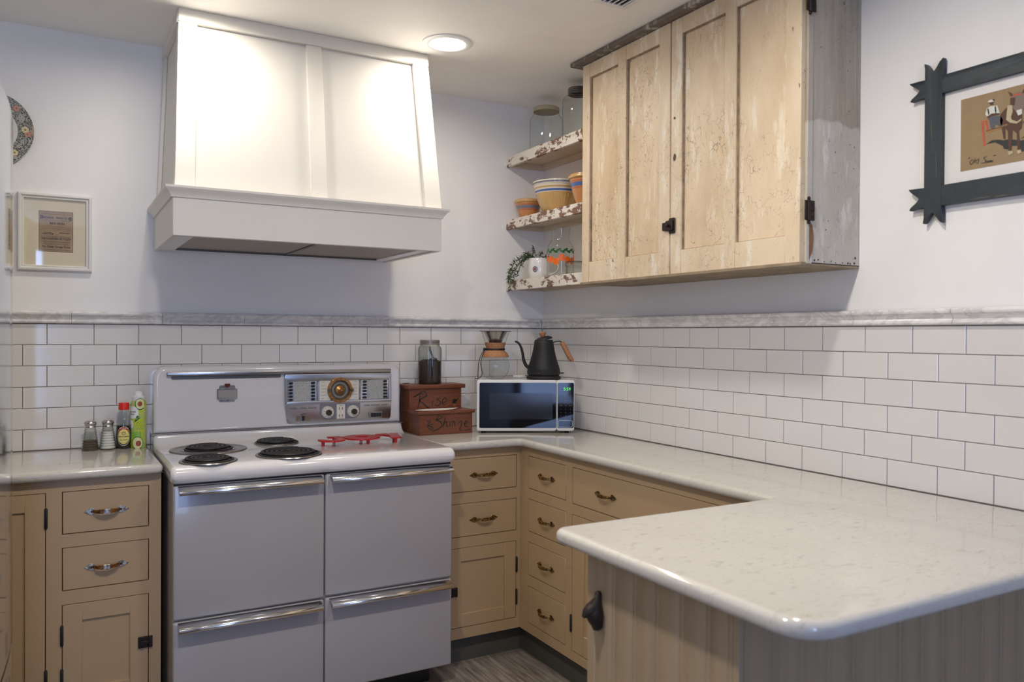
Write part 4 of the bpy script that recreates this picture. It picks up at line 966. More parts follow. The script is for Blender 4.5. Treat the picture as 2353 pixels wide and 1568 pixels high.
bm = BM(); sp_ = smooth_path([(jc[0]-.012, jc[1]-.028, jc[2]+.168), (jc[0]-.012, jc[1]-.030, jc[2]+.152), (jc[0]-.004, jc[1]-.030, jc[2]+.135), (jc[0]+.002, jc[1]-.032, jc[2]+.116)], 6); tube(bm, sp_, .0045, 8); t = bmesh.new(); bmesh.ops.create_uvsphere(t, u_segments=14, v_segments=8, radius=.016); t.transform(Matrix.Translation((jc[0]+.004, jc[1]-.030, jc[2]+.112)) @ Matrix.Diagonal((1.2, .9, .45, 1))); merge(bm, t)
obj('scoop', bm, M_darkm, jr_)

# ------------------------------------------------------------------ microwave
MO = Vector((-.506, -.275, ZC)); ma = -R(26.8)
mw = thing('microwave', 'white microwave oven with black glass door in the corner', 'microwave', MO, ma)
MW, MD = .432, .262; MZ0, MZ1 = .011, .2365
bm = BM(); box(bm, .006, MW-.006, .012, MD, MZ0+.004, MZ1-.003, bev=.004, seg=2); obj('case', bm, simple('white_steel_case', (.70, .69, .68), .3, coat=.3, var=.02), mw, world=False)
bm = BM(); dv = MW*.8185
Pm = lambda u, v, w: Vector((u, -w, v))
prism(bm, rrect(0, dv-.0008, MZ0, MZ1, .010, 4), -.016, 0, P=Pm, bev=.003, seg=2); dr = obj('door', bm, M_white, mw, world=False)
n = NT('black_oven_glass'); M_bg = n.out((.006, .007, .010), .04, spec=.28)
bm = BM(); prism(bm, rrect(.011, dv-.003, MZ0+.0125, MZ1-.0125, .006, 4), 0, .0012, P=Pm, bev=.0004); obj('door_glass', bm, M_bg, dr, world=False)
bm = BM(); prism(bm, rrect(.055, .335, MZ0+.052, MZ1-.058, .006, 4), .0012, .0014, P=Pm); obj('window_screen', bm, simple('dark_window_screen', (.020, .021, .026), .12, var=0, spec=.28), dr, world=False)
bm = BM(); prism(bm, rrect(dv+.0008, MW, MZ0, MZ1, .010, 4), -.016, 0, P=Pm, bev=.003, seg=2); ctl = obj('control_panel', bm, M_white, mw, world=False)
bm = BM(); prism(bm, rrect(dv+.0035, MW-.003, MZ0+.0125, MZ1-.0125, .005, 4), 0, .0012, P=Pm, bev=.0004); obj('panel_glass', bm, M_bg, ctl, world=False)
pc = dv+.0395
bm = BM(); text(bm, '5:59', .019, Pm, pc+.006, MZ1-.0405, .0016); obj('clock_display', bm, M_led, ctl, world=False, smooth=0)
bm = BM()
for r_ in range(4):
    for q, d_ in enumerate(('123', '456', '789', ' 0 ')[r_]): text(bm, d_, .0058, Pm, pc-.021+q*.021, MZ1-.130-r_*.0145, .0016)
for r_ in range(3):
    for q in range(3): text(bm, ('COOK', 'DEFROST', 'TIMER', 'POPCORN', 'PIZZA', 'POTATO', 'POWER', 'CLOCK', 'MEMORY')[r_*3+q], .0034, Pm, pc-.021+q*.021, MZ1-.070-r_*.0215, .0016)
text(bm, 'STOP', .0034, Pm, pc-.021, MZ1-.1735, .0016); text(bm, 'START', .0034, Pm, pc+.021, MZ1-.1735, .0016)
obj('lettering', bm, M_inkg, ctl, world=False, smooth=0)
bm = BM(); bx0, bx1, bz0, bz1 = pc-.032, pc+.031, MZ0+.0165, MZ0+.046
for off in (0,):
    ro = rrect(bx0, bx1, bz0, bz1, .005, 4)+[rrect(bx0, bx1, bz0, bz1, .005, 4)[0]]
    t = bmesh.new(); A = [t.verts.new((a, b, .0016)) for a, b in ro[:-1]]; B = [t.verts.new((a, b, .0016)) for a, b in rrect(bx0+.0012, bx1-.0012, bz0+.0012, bz1-.0012, .004, 4)]
    for i in range(len(A)): j = (i+1) % len(A); t.faces.new((A[i], A[j], B[j], B[i]))
    merge(bm, t, None, Pm)
obj('open_button', bm, M_inkw, ctl, world=False, smooth=0)
bm = BM()
for a, b in ((.03, .03), (MW-.03, .03), (.03, MD-.03), (MW-.03, MD-.03)): lathe(bm, [(0, 0), (.010, 0), (.011, .012), (0, .012)], 12, c=(a, b, 0))
obj('foot', bm, M_matblack, mw, world=False)
bm = BM(); prism(bm, [(.05, .165), (.05, .20), (.09, .218), (.105, .205), (.105, .175), (.085, .16)], .0, .0012, P=lambda u, v, w: Vector((.0055-w, u-.02, v))); obj('sticker', bm, M_matw, mw, world=False, smooth=0)
MT = ZC+MZ1-.0005
def mloc(u, d): return (MO.x+u*math.cos(ma)-d*math.sin(ma), MO.y+u*math.sin(ma)+d*math.cos(ma))

# pour-over carafe
x, y = mloc(.083, .120); c = (x, y, MT)
cf = thing('pour_over_carafe', 'glass pour over coffee carafe with cork collar, black cord and steel filter', 'carafe', c, ma)
bm = BM(); L = [(0, .0), (.030, 0), (.040, .003), (.052, .014), (.0615, .032), (.0655, .052), (.0645, .070), (.058, .088), (.050, .100), (.041, .112), (.037, .125), (.037, .135), (.042, .150), (.052, .176), (.064, .212)]
lathe(bm, L, 40); obj('glass_body', bm, M_glass, cf, world=False, smooth=60)
bm = BM(); lathe(bm, [(.052, .098), (.062, .098), (.0625, .103), (.054, .117), (.044, .126), (.041, .130), (.0405, .137), (.042, .141), (.047, .158), (.0485, .163), (.046, .1645), (.043, .163)], 40); obj('cork_collar', bm, M_cork, cf, world=False)
bm = BM(); tube(bm, [(.0425*math.cos(R(a)), .0425*math.sin(R(a)), .1335) for a in range(0, 360, 15)], .0028, 8, closed=True); tube(bm, [(.0425*math.cos(R(a)), .0425*math.sin(R(a)), .1365+.0012*math.sin(R(a))) for a in range(0, 360, 15)], .0022, 8, closed=True)
t = bmesh.new(); bmesh.ops.create_icosphere(t, subdivisions=2, radius=.0075); t.transform(Matrix.Translation((-.049, -.012, .134))); merge(bm, t)
tube(bm, smooth_path([(-.050, -.012, .132), (-.062, -.020, .112), (-.074, -.028, .080), (-.078, -.032, .040), (-.079, -.034, .003)], 6), .0018, 6)
tube(bm, smooth_path([(-.049, -.014, .130), (-.058, -.022, .105), (-.066, -.028, .075), (-.062, -.030, .045), (-.060, -.032, .020), (-.074, -.036, .003), (-.092, -.040, .002)], 6), .0018, 6)
obj('leather_cord', bm, M_matblack, cf, world=False)
bm = BM(); lathe(bm, [(.072, .2145), (.0725, .216), (.070, .2175), (.052, .2175), (.051, .2145), (.072, .2145)], 40); obj('filter_rim', bm, M_matblack, cf, world=False)
bm = BM(); lathe(bm, [(.0545, .2145), (.028, .165), (.020, .150), (0, .150)], 36); lathe(bm, [(.052, .2145), (.027, .166)], 36); obj('steel_filter', bm, M_steel, cf, world=False, smooth=60)
bm = BM(); tube(bm, smooth_path([(.060, 0, .207), (.069, 0, .209), (.071, 0, .203), (.062, 0, .199)], 5), .0012, 6); obj('spout_lip', bm, M_glass, cf, world=False)
# gooseneck kettle
x, y = mloc(.304, .112); c = (x, y, MT)
kt = thing('gooseneck_kettle', 'matte black gooseneck kettle with cork handle and knob on the microwave', 'kettle', c, ma)
bm = BM(); lathe(bm, [(0, 0), (.076, 0), (.0795, .003), (.079, .010), (.070, .016), (.070, .0175), (0, .0175)], 48); obj('power_base', bm, M_matblack, kt, world=False)
bm = BM(); lathe(bm, [(0, .018), (.068, .018), (.074, .020), (.0755, .026), (.0755, .037), (.074, .038), (.0745, .040), (.0725, .050), (.068, .064), (.061, .085), (.0545, .108), (.0495, .132), (.0455, .155), (.0435, .170), (.042, .172), (0, .172)], 48); obj('kettle_body', bm, M_matblack, kt, world=False, smooth=40)
bm = BM(); lathe(bm, [(.041, 0), (.0405, .005), (.036, .010), (.022, .016), (0, .018)], 40, M=Matrix.Translation((.0, 0, .176)) @ Matrix.Rotation(R(-14), 4, 'Y')); lathe(bm, [(.0425, .170), (.0415, .176), (.039, .178), (.039, .17)], 40); ld = obj('lid', bm, M_matblack, kt, world=False)
bm = BM(); lathe(bm, [(0, 0), (.009, .0), (.0165, .016), (.0165, .020), (.012, .0225), (0, .0235)], 24, M=Matrix.Translation((-.005, 0, .191)) @ Matrix.Rotation(R(-6), 4, 'Y')); obj('lid_knob', bm, M_cork, ld, world=False)
bm = BM(); sp_ = smooth_path([(-.062, 0, .048), (-.080, 0, .060), (-.092, 0, .088), (-.097, 0, .118), (-.105, 0, .146), (-.117, 0, .164), (-.132, 0, .170)], 6)
tube(bm, sp_, [.0085-.0045*i/(len(sp_)-1) for i in range(len(sp_))], 12); obj('spout', bm, M_matblack, kt, world=False)
bm = BM(); tube(bm, smooth_path([(.040, 0, .163), (.052, 0, .170), (.070, 0, .172), (.080, 0, .168), (.088, 0, .158)], 5), .0042, 8, flat=.6); box(bm, .070, .094, -.006, .006, .024, .029, bev=.002); hn = obj('handle', bm, M_matblack, kt, world=False)
bm = BM(); tube(bm, [(.083, 0, .168), (.084, 0, .165), (.094, 0, .148), (.108, 0, .120), (.120, 0, .098), (.131, 0, .083), (.132, 0, .080)], [.007, .0105, .0118, .0118, .0118, .0095, .006], 16); obj('cork_grip', bm, M_cork, hn, world=False)
bm = BM(); box(bm, -.036, -.022, -.0765, -.072, .0275, .0305, bev=.0008); obj('switch_light', bm, ink('dark_red', (.12, .01, .01), .3), kt, world=False)
x, y = mloc(.197, .205); bm = BM(); box(bm, -.028, .028, -.012, .012, 0, .012, bev=.003, seg=2); box(bm, -.006, .006, -.016, .012, 0, .010, bev=.002)
cl = obj('bag_clip', bm, M_white, world=False); cl.location = (x, y, MT); cl.rotation_euler = (0, 0, ma); tag(cl, 'small white plastic clip on the microwave between carafe and kettle', 'clip')

# ------------------------------------------------------------------ things on the corner shelves
def lathing(nm, parts, label, cat, c, group=None):
    s = thing(nm, label, cat, c, group=group)
    for pn, prof_, mt, nn in parts:
        bm = BM(); lathe(bm, prof_, nn); obj(pn, bm, mt, s, world=False, smooth=60)
    return s
lathing('glass_jar', [('glass_body', [(0, 0), (.070, 0), (.077, .006), (.079, .02), (.079, .140), (.076, .155), (.068, .166), (.062, .171), (.062, .174), (.059, .176), (.062, .179), (.059, .182), (.059, .190)], M_glass, 48),
                      ('lid', [(.0605, .186), (.062, .187), (.062, .203), (.060, .206), (0, .206)], simple('cream_jar_lid', (.50, .42, .28), .45), 48)],
        'wide clear glass jar with cream lid, empty, on the top shelf', 'jar', (-.105, -.195, S1+.0004))
lathing('glass_jar', [('glass_body', [(0, 0), (.066, 0), (.073, .006), (.0735, .16), (.070, .176), (.058, .188), (.047, .194), (.047, .203), (.044, .205)], M_glass, 48),
                      ('lid', [(.047, .196), (.0485, .197), (.0485, .202), (.0465, .204), (.0485, .206), (.0485, .211), (.0465, .213), (.0485, .215), (.0485, .220), (.046, .223), (0, .223)], M_darkm, 48)],
        'clear glass jar with dark threaded metal lid half hidden by the wall cabinet', 'jar', (-.11, -.475, S1+.0004))
def bowl(c, r, h, bands, label, rim='rolled', flute=0, mats=None):
    s = thing('mixing_bowl', label, 'bowl', c, group='striped mixing bowls on the middle shelf')
    rb = r*.52
    def rad(f): return rb+(r*.97-rb)*(f**.62)
    fn = (lambda rr, a, z: rr*(1+.020*math.cos(a*flute)*(1 if .08*h < z < .60*h else 0))) if flute else None
    bm = BM(); N = 24; outer = [(rad(i/N), .004+(h-.004)*i/N*.86) for i in range(N+1)]
    hr = h*.86
    rimp = [(r*.985, hr+.002), (r, hr+h*.03), (r, h-.003), (r*.985, h), (r*.955, h-.001)] if rim == 'rolled' else [(r*1.0, hr), (r*1.02, hr+h*.03), (r*1.02, h-.004), (r*.99, h), (r*.95, h-.001)]
    inner = [(rad(i/N)-.006, .010+(h-.012)*i/N*.9) for i in range(N, -1, -1)]
    lathe(bm, [(0, 0), (rb*.96, 0), (rb, .004)]+outer+rimp+inner+[(0, .009)], 96, fn=fn)
    b = obj('bowl_body', bm, mats[0], s, world=False, smooth=60)
    for v0, v1, mt in bands:
        bm = BM(); pts = []
        for i in range(9):
            z = h*(v0+(v1-v0)*i/8); f = (z-.004)/((h-.004)*.86)
            rr = rad(min(max(f, 0), 1))+.0007 if z < hr else r+.0009
            pts.append((rr, z))
        lathe(bm, [(pts[0][0]-.002, pts[0][1])]+pts+[(pts[-1][0]-.002, pts[-1][1])], 64); obj('band', bm, mt, s, world=False, smooth=60)
    return s
def scallop(s, r, z, mt):
    for i in range(int(2*math.pi*r/.0145)):
        a = i*.0145/r; bm = None
    bm = BM(); lathe(bm, [(r-.003, z-.007), (r+.001, z-.006), (r+.0022, z), (r, z+.006), (r-.004, z+.008)], 120, fn=lambda rr, a, zz_: rr+.0014*math.cos(a*34+zz_*300)); obj('scalloped_rim', bm, mt, s, world=False, smooth=60)
b1 = bowl((-.128, -.072, S2+.0004), .0655, .093, [(.70, .74, M_bowlr), (.52, .67, M_bowlgb), (.44, .49, M_bowlr)], 'smallest bowl, orange with slate band and scalloped yellow rim', mats=[M_bowlo])
scallop(b1, .0655, .085, M_bowl)
b2 = bowl((-.118, -.315, S2+.0004), .112, .140, [(.84, .995, M_bowlw), (.895, .955, M_bowlb), (.70, .84, M_bowlw), (.745, .80, M_bowl), (.635, .70, M_bowlb), (.61, .635, M_bowlw)], 'largest bowl, yellow fluted ware with two blue stripes', flute=40, mats=[M_bowl])
for ch_ in b2.children:
    pass
b3 = bowl((-.122, -.560, S2+.0004), .078, .132, [(.60, .72, M_bowlb), (.74, .79, M_bowlr), (.53, .58, M_bowlr)], 'blue banded orange bowl partly hidden behind the wall cabinet', mats=[M_bowlo])
scallop(b3, .080, .121, M_bowl)
# mug with trailing plant
mg = thing('mug', 'white ceramic mug used as a planter with a small round badge', 'mug', (-.118, -.160, S3+.0004))
bm = BM(); lathe(bm, [(0, 0), (.044, 0), (.050, .006), (.0535, .040), (.0525, .082), (.050, .098), (.048, .100), (.046, .097), (.047, .040), (.042, .008), (0, .008)], 40); obj('mug_body', bm, M_ceramic, mg, world=False)
bm = BM(); tube(bm, smooth_path([(.030, -.040, .080), (.050, -.062, .082), (.062, -.074, .060), (.054, -.066, .034), (.032, -.042, .022)], 5), .006, 10, flat=.7); obj('handle', bm, M_ceramic, mg, world=False)
Pg = cylP(-.118, -.160, S3, .0536, cyla(-.118, -.16)); bm = BM()
grid(bm, -.033, -.007, 0, 0, Pg, .0004, 0, 12, ell(-.020, .046, .013, .0135)); grid(bm, -.0305, -.0095, 0, 0, Pg, .0008, 1, 12, ell(-.020, .046, .0105, .011)); grid(bm, -.0255, -.0165, .040, .052, Pg, .0011, 2, 3)
obj('round_badge', bm, [ink('navy', (.02, .03, .12)), M_inkg, ink('badge_red', (.35, .04, .04))], mg, smooth=0)
random.seed(11)
pl = thing('trailing_plant', 'trailing green plant with thin pointed leaves hanging over the shelf edge', 'plant', (-.118, -.150, S3+.09))
stems = [[(-.12, -.15, .097), (-.150, -.120, .118), (-.180, -.085, .105), (-.212, -.060, .060), (-.216, -.055, .0), (-.215, -.052, -.048)],
         [(-.12, -.15, .097), (-.160, -.125, .105), (-.195, -.105, .075), (-.215, -.095, .03), (-.216, -.088, -.01)],
         [(-.12, -.15, .097), (-.150, -.100, .115), (-.170, -.060, .085), (-.190, -.040, .045), (-.198, -.030, .02)],
         [(-.12, -.15, .097), (-.165, -.150, .110), (-.190, -.145, .09), (-.200, -.140, .065)],
         [(-.12, -.15, .097), (-.120, -.175, .118), (-.125, -.205, .125)],
         [(-.12, -.15, .097), (-.130, -.140, .135), (-.135, -.138, .155)],
         [(-.12, -.15, .097), (-.110, -.190, .105), (-.105, -.225, .110)],
         [(-.12, -.15, .097), (-.150, -.130, .12), (-.160, -.110, .13)],
         [(-.12, -.15, .097), (-.175, -.115, .095), (-.205, -.120, .05), (-.212, -.115, .015)],
         [(-.12, -.15, .097), (-.140, -.110, .12), (-.165, -.075, .11), (-.200, -.055, .075), (-.214, -.040, .03), (-.215, -.042, -.01)]]
for stp in stems:
    sp_ = smooth_path([(a, b, S3+d) for a, b, d in stp], 6); bm = BM(); tube(bm, sp_, .0011, 5); sm = obj('stem', bm, M_plant, pl)
    for i in range(3, len(sp_), 1):
        for _ in range(2):
            p = sp_[i]; d = Vector((random.uniform(-1, .15), random.uniform(-1, 1), random.uniform(-.9, .8))).normalized()
            Ln = random.uniform(.014, .026); wd = .0022; sd = d.cross(Vector((random.random()-.5, random.random()-.5, random.random()-.5))).normalized()*wd
            bend = Vector((0, 0, random.uniform(-.005, .004))); bm = BM(); t = bmesh.new(); th = d.cross(sd).normalized()*.0005
            q = [p, p+d*Ln*.4+sd+bend*.3, p+d*Ln+bend, p+d*Ln*.4-sd+bend*.3]; A = [t.verts.new(v+th) for v in q]; B = [t.verts.new(v-th) for v in q]
            t.faces.new(A); t.faces.new(B[::-1])
            for k in range(4): t.faces.new((A[k], A[(k+1) % 4], B[(k+1) % 4], B[k]))
            merge(bm, t); obj('leaf', bm, M_plant, sm, smooth=0)
# juice carafe with orange decals
x, y, z = -.118, -.345, S3+.0004
cr = thing('juice_carafe', 'clear glass carafe printed with oranges and green leaves', 'carafe', (x, y, z))
PC = [(0, 0), (.056, 0), (.061, .005), (.062, .010), (.062, .125), (.060, .138), (.052, .152), (.044, .163), (.040, .176), (.0395, .190), (.041, .205), (.0435, .222), (.0445, .227), (.0428, .228)]
bm = BM(); lathe(bm, PC, 48); obj('glass_body', bm, M_glass, cr, world=False, smooth=60)
Pq = cylP(x, y, z, .0622, cyla(x, y)); bm = BM()
for u in (-.082, -.048, -.020, .006, .034, .060, .088):
    v = .076+.009*math.sin(u*150+1); grid(bm, u-.0148, u+.0148, 0, 0, Pq, .0004+.0002*(abs(u) % .01 > .005), 0, 14, ell(u, v, .0148, .0165))
for i, u in enumerate([-.085+.0155*k for k in range(12)]):
    v = .116+(.005 if i % 2 else -.003); a = .4 if i % 2 else -.35
    L1 = lambda q, u=u, v=v, a=a: (v+a*(q-u)-.0065*math.sqrt(max(0, 1-((q-u)/.012)**2)), v+a*(q-u)+.0045*math.sqrt(max(0, 1-((q-u)/.012)**2)))
    grid(bm, u-.012, u+.012, 0, 0, Pq, .0005, 1, 10, L1)
obj('orange_decal', bm, [M_orange, M_leafd], cr, smooth=0)
lathing('glass_canister', [('glass_body', [(0, 0), (.040, 0), (.044, .004), (.045, .030), (.043, .036), (.045, .040)], M_glass2, 40), ('lid', [(.046, .038), (.0475, .040), (.0475, .056), (.044, .060), (0, .060)], M_glass2, 40)],
        'small squat glass canister with lid beside the carafe, on the lowest shelf', 'canister', (-.125, -.482, S3+.0004))

# ------------------------------------------------------------------ wall pictures
Pw = BACK(.008)
pf = thing('picture_frame', 'white framed aged newspaper clipping on the wall by the refrigerator', 'picture', (-2.12, 0, 1.72))
fx0, fx1, fz0, fz1 = -2.243, -2.003, 1.580, 1.864; fo = .013
def molding(parent, P, x0, x1, z0, z1, prof_, mt, nm='frame_side'):
    """four mitred sides; prof_ (inset, height)"""
    cs = [(x0, z0, 1, 1), (x1, z0, -1, 1), (x1, z1, -1, -1), (x0, z1, 1, -1)]
    for i in range(4):
        a, b = cs[i], cs[(i+1) % 4]; t = bmesh.new(); A = [t.verts.new((a[0]+a[2]*d, a[1]+a[3]*d, h)) for d, h in prof_]; B = [t.verts.new((b[0]+b[2]*d, b[1]+b[3]*d, h)) for d, h in prof_]
        t.faces.new(A); t.faces.new(B[::-1])
        for k in range(len(prof_)): t.faces.new((A[k], A[(k+1) % len(prof_)], B[(k+1) % len(prof_)], B[k]))
        bm = BM(); merge(bm, t, None, P); obj(nm, bm, mt, parent, smooth=30)
molding(pf, Pw, fx0, fx1, fz0, fz1, [(0, 0), (0, .014), (.003, .019), (.009, .020), (.0125, .016), (.013, .013), (.016, .015), (.019, .014), (.020, .008), (.020, 0)], M_frw)
bm = BM(); box(bm, fx0+.015, fx1-.015, fz0+.015, fz1-.015, .002, .006, P=Pw); obj('mat_board', bm, M_paper, pf, smooth=0)
nx0, nx1, nz0, nz1 = -2.175, -2.0665, 1.652, 1.800
bm = BM(); box(bm, nx0-.0012, nx1+.0012, nz0-.0012, nz1+.0012, .006, .0064, P=Pw); obj('mat_line', bm, ink('dark_bevel', (.10, .07, .05)), pf, smooth=0)
bm = BM(); box(bm, nx0, nx1, nz0, nz1, .006, .0068, P=Pw); cl_ = obj('clipping', bm, M_news, pf, smooth=0)
bm = BM(); cx_ = (nx0+nx1)/2; g_ = lambda t_, s_, v, u=0, sx=1, b=0: text(bm, t_, s_, Pw, cx_+u, v, .0070, sx=sx, bold=b+.0002)
g_('ONE DANCE - THINGS TO DO', .0098, 1.7765, 0, .72, .00005); g_('D', .019, 1.7775, -.0465, .7, .0003); g_('O', .019, 1.7750, .0465, .7, .0003)
g_('BAY GULL', .0095, 1.7560, .004, 1.15, .0002); g_('THE OLDEST', .0045, 1.7215, -.026, 1.0); g_('SCHOOL HOUSE', .0045, 1.7165, -.026, 1.05, .0001); g_('MARINE STUDIOS', .0045, 1.7215, .027, .95)
g_('THE FOUNTAIN OF YOUTH', .0110, 1.6985, 0, .70, .0001); g_('The Oldest Orange Grove', .0118, 1.6695, 0, .72, .0001)
for v in (1.7900, 1.7670, 1.7440, 1.7385, 1.7350, 1.7300, 1.7085, 1.7060, 1.6900, 1.6875, 1.6845, 1.6800, 1.6780, 1.6590, 1.6570): ribbon(bm, [(nx0+.008+.004*math.sin(v*900), v), (nx1-.008, v-.0003)], .0006, Pw, .0070, 2, taper=False)
obj('lettering', bm, ink('faded_ink', (.03, .02, .015)), cl_, smooth=0)
bm = BM(); box(bm, fx0+.018, fx1-.018, fz0+.018, fz1-.018, .0095, .0105, P=Pw); obj('glass_pane', bm, M_glass3, pf, smooth=0)
# transferware plate
n = NT('plate_transfer_print'); sx_ = n.n('ShaderNodeSeparateXYZ'); n.t.links.new(n.co, sx_.inputs[0])
rr = n.math('SQRT', n.math('ADD', n.math('POWER', sx_.outputs[0], 2), n.math('POWER', sx_.outputs[2], 2)))
wz = n.n('ShaderNodeTexNoise'); wz.inputs['Scale'].default_value = 45; n.t.links.new(n.co, wz.inputs[0]); wa = n.n('ShaderNodeVectorMath', operation='MULTIPLY_ADD'); n.t.links.new(wz.outputs[1], wa.inputs[0]); wa.inputs[1].default_value = (.03, .03, .03); n.t.links.new(n.co, wa.inputs[2])
fl = n.vor(105, wa.outputs[0]); pat = n.ramp(fl, [(.06, 1), (.12, .15), (.30, .0), (.42, .75)])
band = n.ramp(rr, [(0, 0), (.060, 0), (.078, 0), (.080, 1), (.128, 1), (.1295, 0)], 'CONSTANT')
ctr = n.ramp(rr, [(0, 1), (.055, 1), (.057, 0)], 'CONSTANT')
colr = n.mix(pat, (.060, .062, .050), (.42, .42, .38)); colr = n.mix(n.ramp(n.noise(24, 2), [(.62, 0), (.66, .7)]), colr, (.50, .32, .22))
c2 = n.mix(n.math('MULTIPLY', ctr, n.ramp(n.noise(45, 4), [(.48, 0), (.55, 1)])), (.76, .75, .71), (.22, .21, .15))
M_plate = n.out(n.mix(band, c2, colr), .12, coat=.4)
pt = thing('decorative_plate', 'white china plate with dark floral transfer rim hanging on the wall', 'plate', (-2.324, 0, 2.080))
bm = BM(); pr_ = [(0, .006), (.070, .006), (.080, .010), (.125, .020), (.1325, .021), (.1335, .0195), (.130, .017), (.080, .005), (.060, 0), (0, 0)]
lathe(bm, pr_, 72, P=lambda x, y, z: Vector((x, .008-z-.002, y))); obj('plate_body', bm, M_plate, pt, world=False, smooth=50)
bm = BM(); Pp = BACK(.006); PPl = lambda u, v, w: Vector((-2.324+u, .006-(.010+.2223*(math.hypot(u, v)-.08))-w*.5-.0006, 2.080+v))
def flower(bm, u, v, r, mi):
    for k in range(6): a = R(60*k+20); fl_ = arc(u+r*.55*math.cos(a), v+r*.55*math.sin(a), r*.5, 0, 330, 9); flat(bm, fl_, PPl, .0012, mi)
    flat(bm, arc(u, v, r*.3, 0, 330, 9), PPl, .0016, 3)
for u, v, r, mi in ((.105, .008, .012, 0), (.112, -.008, .010, 1), (.078, .082, .010, 1), (.072, -.078, .011, 0), (.090, .055, .007, 2), (.098, .048, .007, 2), (.094, .040, .007, 2), (.085, .048, .006, 2), (.096, -.035, .006, 2), (.085, -.055, .006, 2), (-.1, .02, .011, 0), (0, .1, .011, 1), (0, -.1, .011, 0)): flower(bm, u, v, r, mi)
obj('flower_print', bm, [ink('pale_yellow_flower', (.70, .62, .38), .2), ink('pink_flower', (.60, .27, .24), .2), ink('grey_flower', (.45, .45, .43), .2), ink('olive_centre', (.25, .22, .06), .2)], pt, smooth=0)

# carved cross-corner frame on the right wall (u = distance towards the camera)
PR = frame((.008, 0, 0), (0, -1, 0), (0, 0, 1), (-1, 0, 0))
af = thing('picture_frame', 'dark blue wooden frame with carved crossed corners round a mule cart drawing', 'picture', (0, -2.29, 1.9))
va0, va1, vb0, vb1 = 2.044, 2.094, 2.487, 2.537; zb0, zb1, zt0, zt1 = 1.713, 1.768, 2.020, 2.068
def horn(n_, tip):   # outline end of a bar, two claws; local: s along bar outward, t across 0..1
    return [(0, 0), (.014, .03), (.028, .0), (.043, -.07), (.045, -.02), (.041, .09), (.026, .27), (.017, .38), (.0145, .48), (.0165, .56), (.026, .66), (.040, .86), (.0465, .98), (.0475, 1.04), (.030, 1.02), (.015, .98), (0, 1)]
def bar_v(u0, u1, z0, z1, name):
    up_ = [(u0+(u1-u0)*t_, z1+s_) for s_, t_ in horn(0, 1)]; dn = [(u0+(u1-u0)*t_, z0-s_) for s_, t_ in horn(0, 1)][::-1]
    bm = BM(); prism(bm, up_+dn, .004, .022, P=PR, bev=.0018, seg=2); obj(name, bm, M_frb, af, smooth=35)
def bar_h(u0, u1, z0, z1, name):
    l = [(u0-s_, z0+(z1-z0)*t_) for s_, t_ in horn(0, 1)]; r = [(u1+s_, z0+(z1-z0)*t_) for s_, t_ in horn(0, 1)][::-1]
    bm = BM(); prism(bm, l+r, (.0035), .0212, P=PR, bev=.0018, seg=2); obj(name, bm, M_frb, af, smooth=35)
bar_h(va0, vb1, zb0, zb1, 'frame_bar'); bar_h(va0, vb1, zt0, zt1, 'frame_bar'); bar_v(va0, va1, zb0, zt1, 'frame_bar'); bar_v(vb0, vb1, zb0, zt1, 'frame_bar')
M_worn = ink('worn_tan', (.13, .11, .08))
for (u, v, l) in ((va0+.02, 1.95, .05), (va0+.035, 1.86, .07), (2.18, zb0+.004, .05), (2.30, zt1-.003, .06), (2.24, zb0+.002, .03)):
    bm = BM()
    if v < 1.8 or v > 2.0: ribbon(bm, [(u, v), (u+l, v+.001)], .0022, PR, .0216, 2)
    else: ribbon(bm, [(u, v), (u+.002, v-l)], .0018, PR, .0226, 2)
    obj('worn_edge', bm, M_worn, af, smooth=0)
bm = BM(); box(bm, va1-.01, vb0+.01, zb1-.01, zt0+.01, .002, .007, P=PR); obj('mat_board', bm, M_matw, af, smooth=0)
au0, au1, av0, av1 = 2.139, 2.442, 1.7985, 1.991
bm = BM(); box(bm, au0, au1, av0, av1, .007, .0076, P=PR); art = obj('drawing', bm, M_kraft, af, smooth=0)
bm = BM(); AC = [ink('art_brown', (.085, .035, .022)), ink('art_dark', (.022, .026, .032)), ink('art_red', (.50, .09, .05)), ink('art_white', (.66, .66, .60)), ink('art_cream', (.50, .42, .26)), ink('art_slate', (.09, .10, .12)), ink('art_greybrown', (.20, .15, .12)), ink('art_orange', (.46, .20, .06))]
SX_, SZ_ = .0001565*1.0, .0001825
def A_(pts): return [(au0+(a-182)/948*.208*(1.0), av1-(b-(335-(a-182)*.262))/1065*.1925) for a, b in pts]
def af_(pts, mi, w=.0080): 
    t = bmesh.new(); f = t.faces.new([t.verts.new((p[0], p[1], w)) for p in A_(pts)]); bmesh.ops.triangulate(t, faces=[f]); merge(bm, t, None, PR, mi)
def al_(pts, wd, mi, w=.0086): ribbon(bm, A_(pts), wd, PR, w, 3, mi)
af_([(490, 990), (560, 930), (640, 920), (700, 930), (760, 910), (900, 930), (985, 950), (1100, 1000), (1180, 1030), (1120, 1060), (1080, 1180), (1030, 1140), (1080, 1090), (900, 1080), (880, 1000), (790, 1010), (760, 1060), (700, 1050), (690, 1010), (600, 960), (560, 970)], 1)
al_([(900, 900), (960, 860), (1050, 850), (1040, 880), (960, 910), (890, 940)], .003, 1)
af_([(432, 640), (460, 650), (488, 1010), (462, 1025)], 2, .0082); af_([(470, 640), (500, 640), (530, 780), (500, 780)], 2, .0082); al_([(925, 560), (960, 680), (965, 780), (930, 900)], .005, 2, .0082)
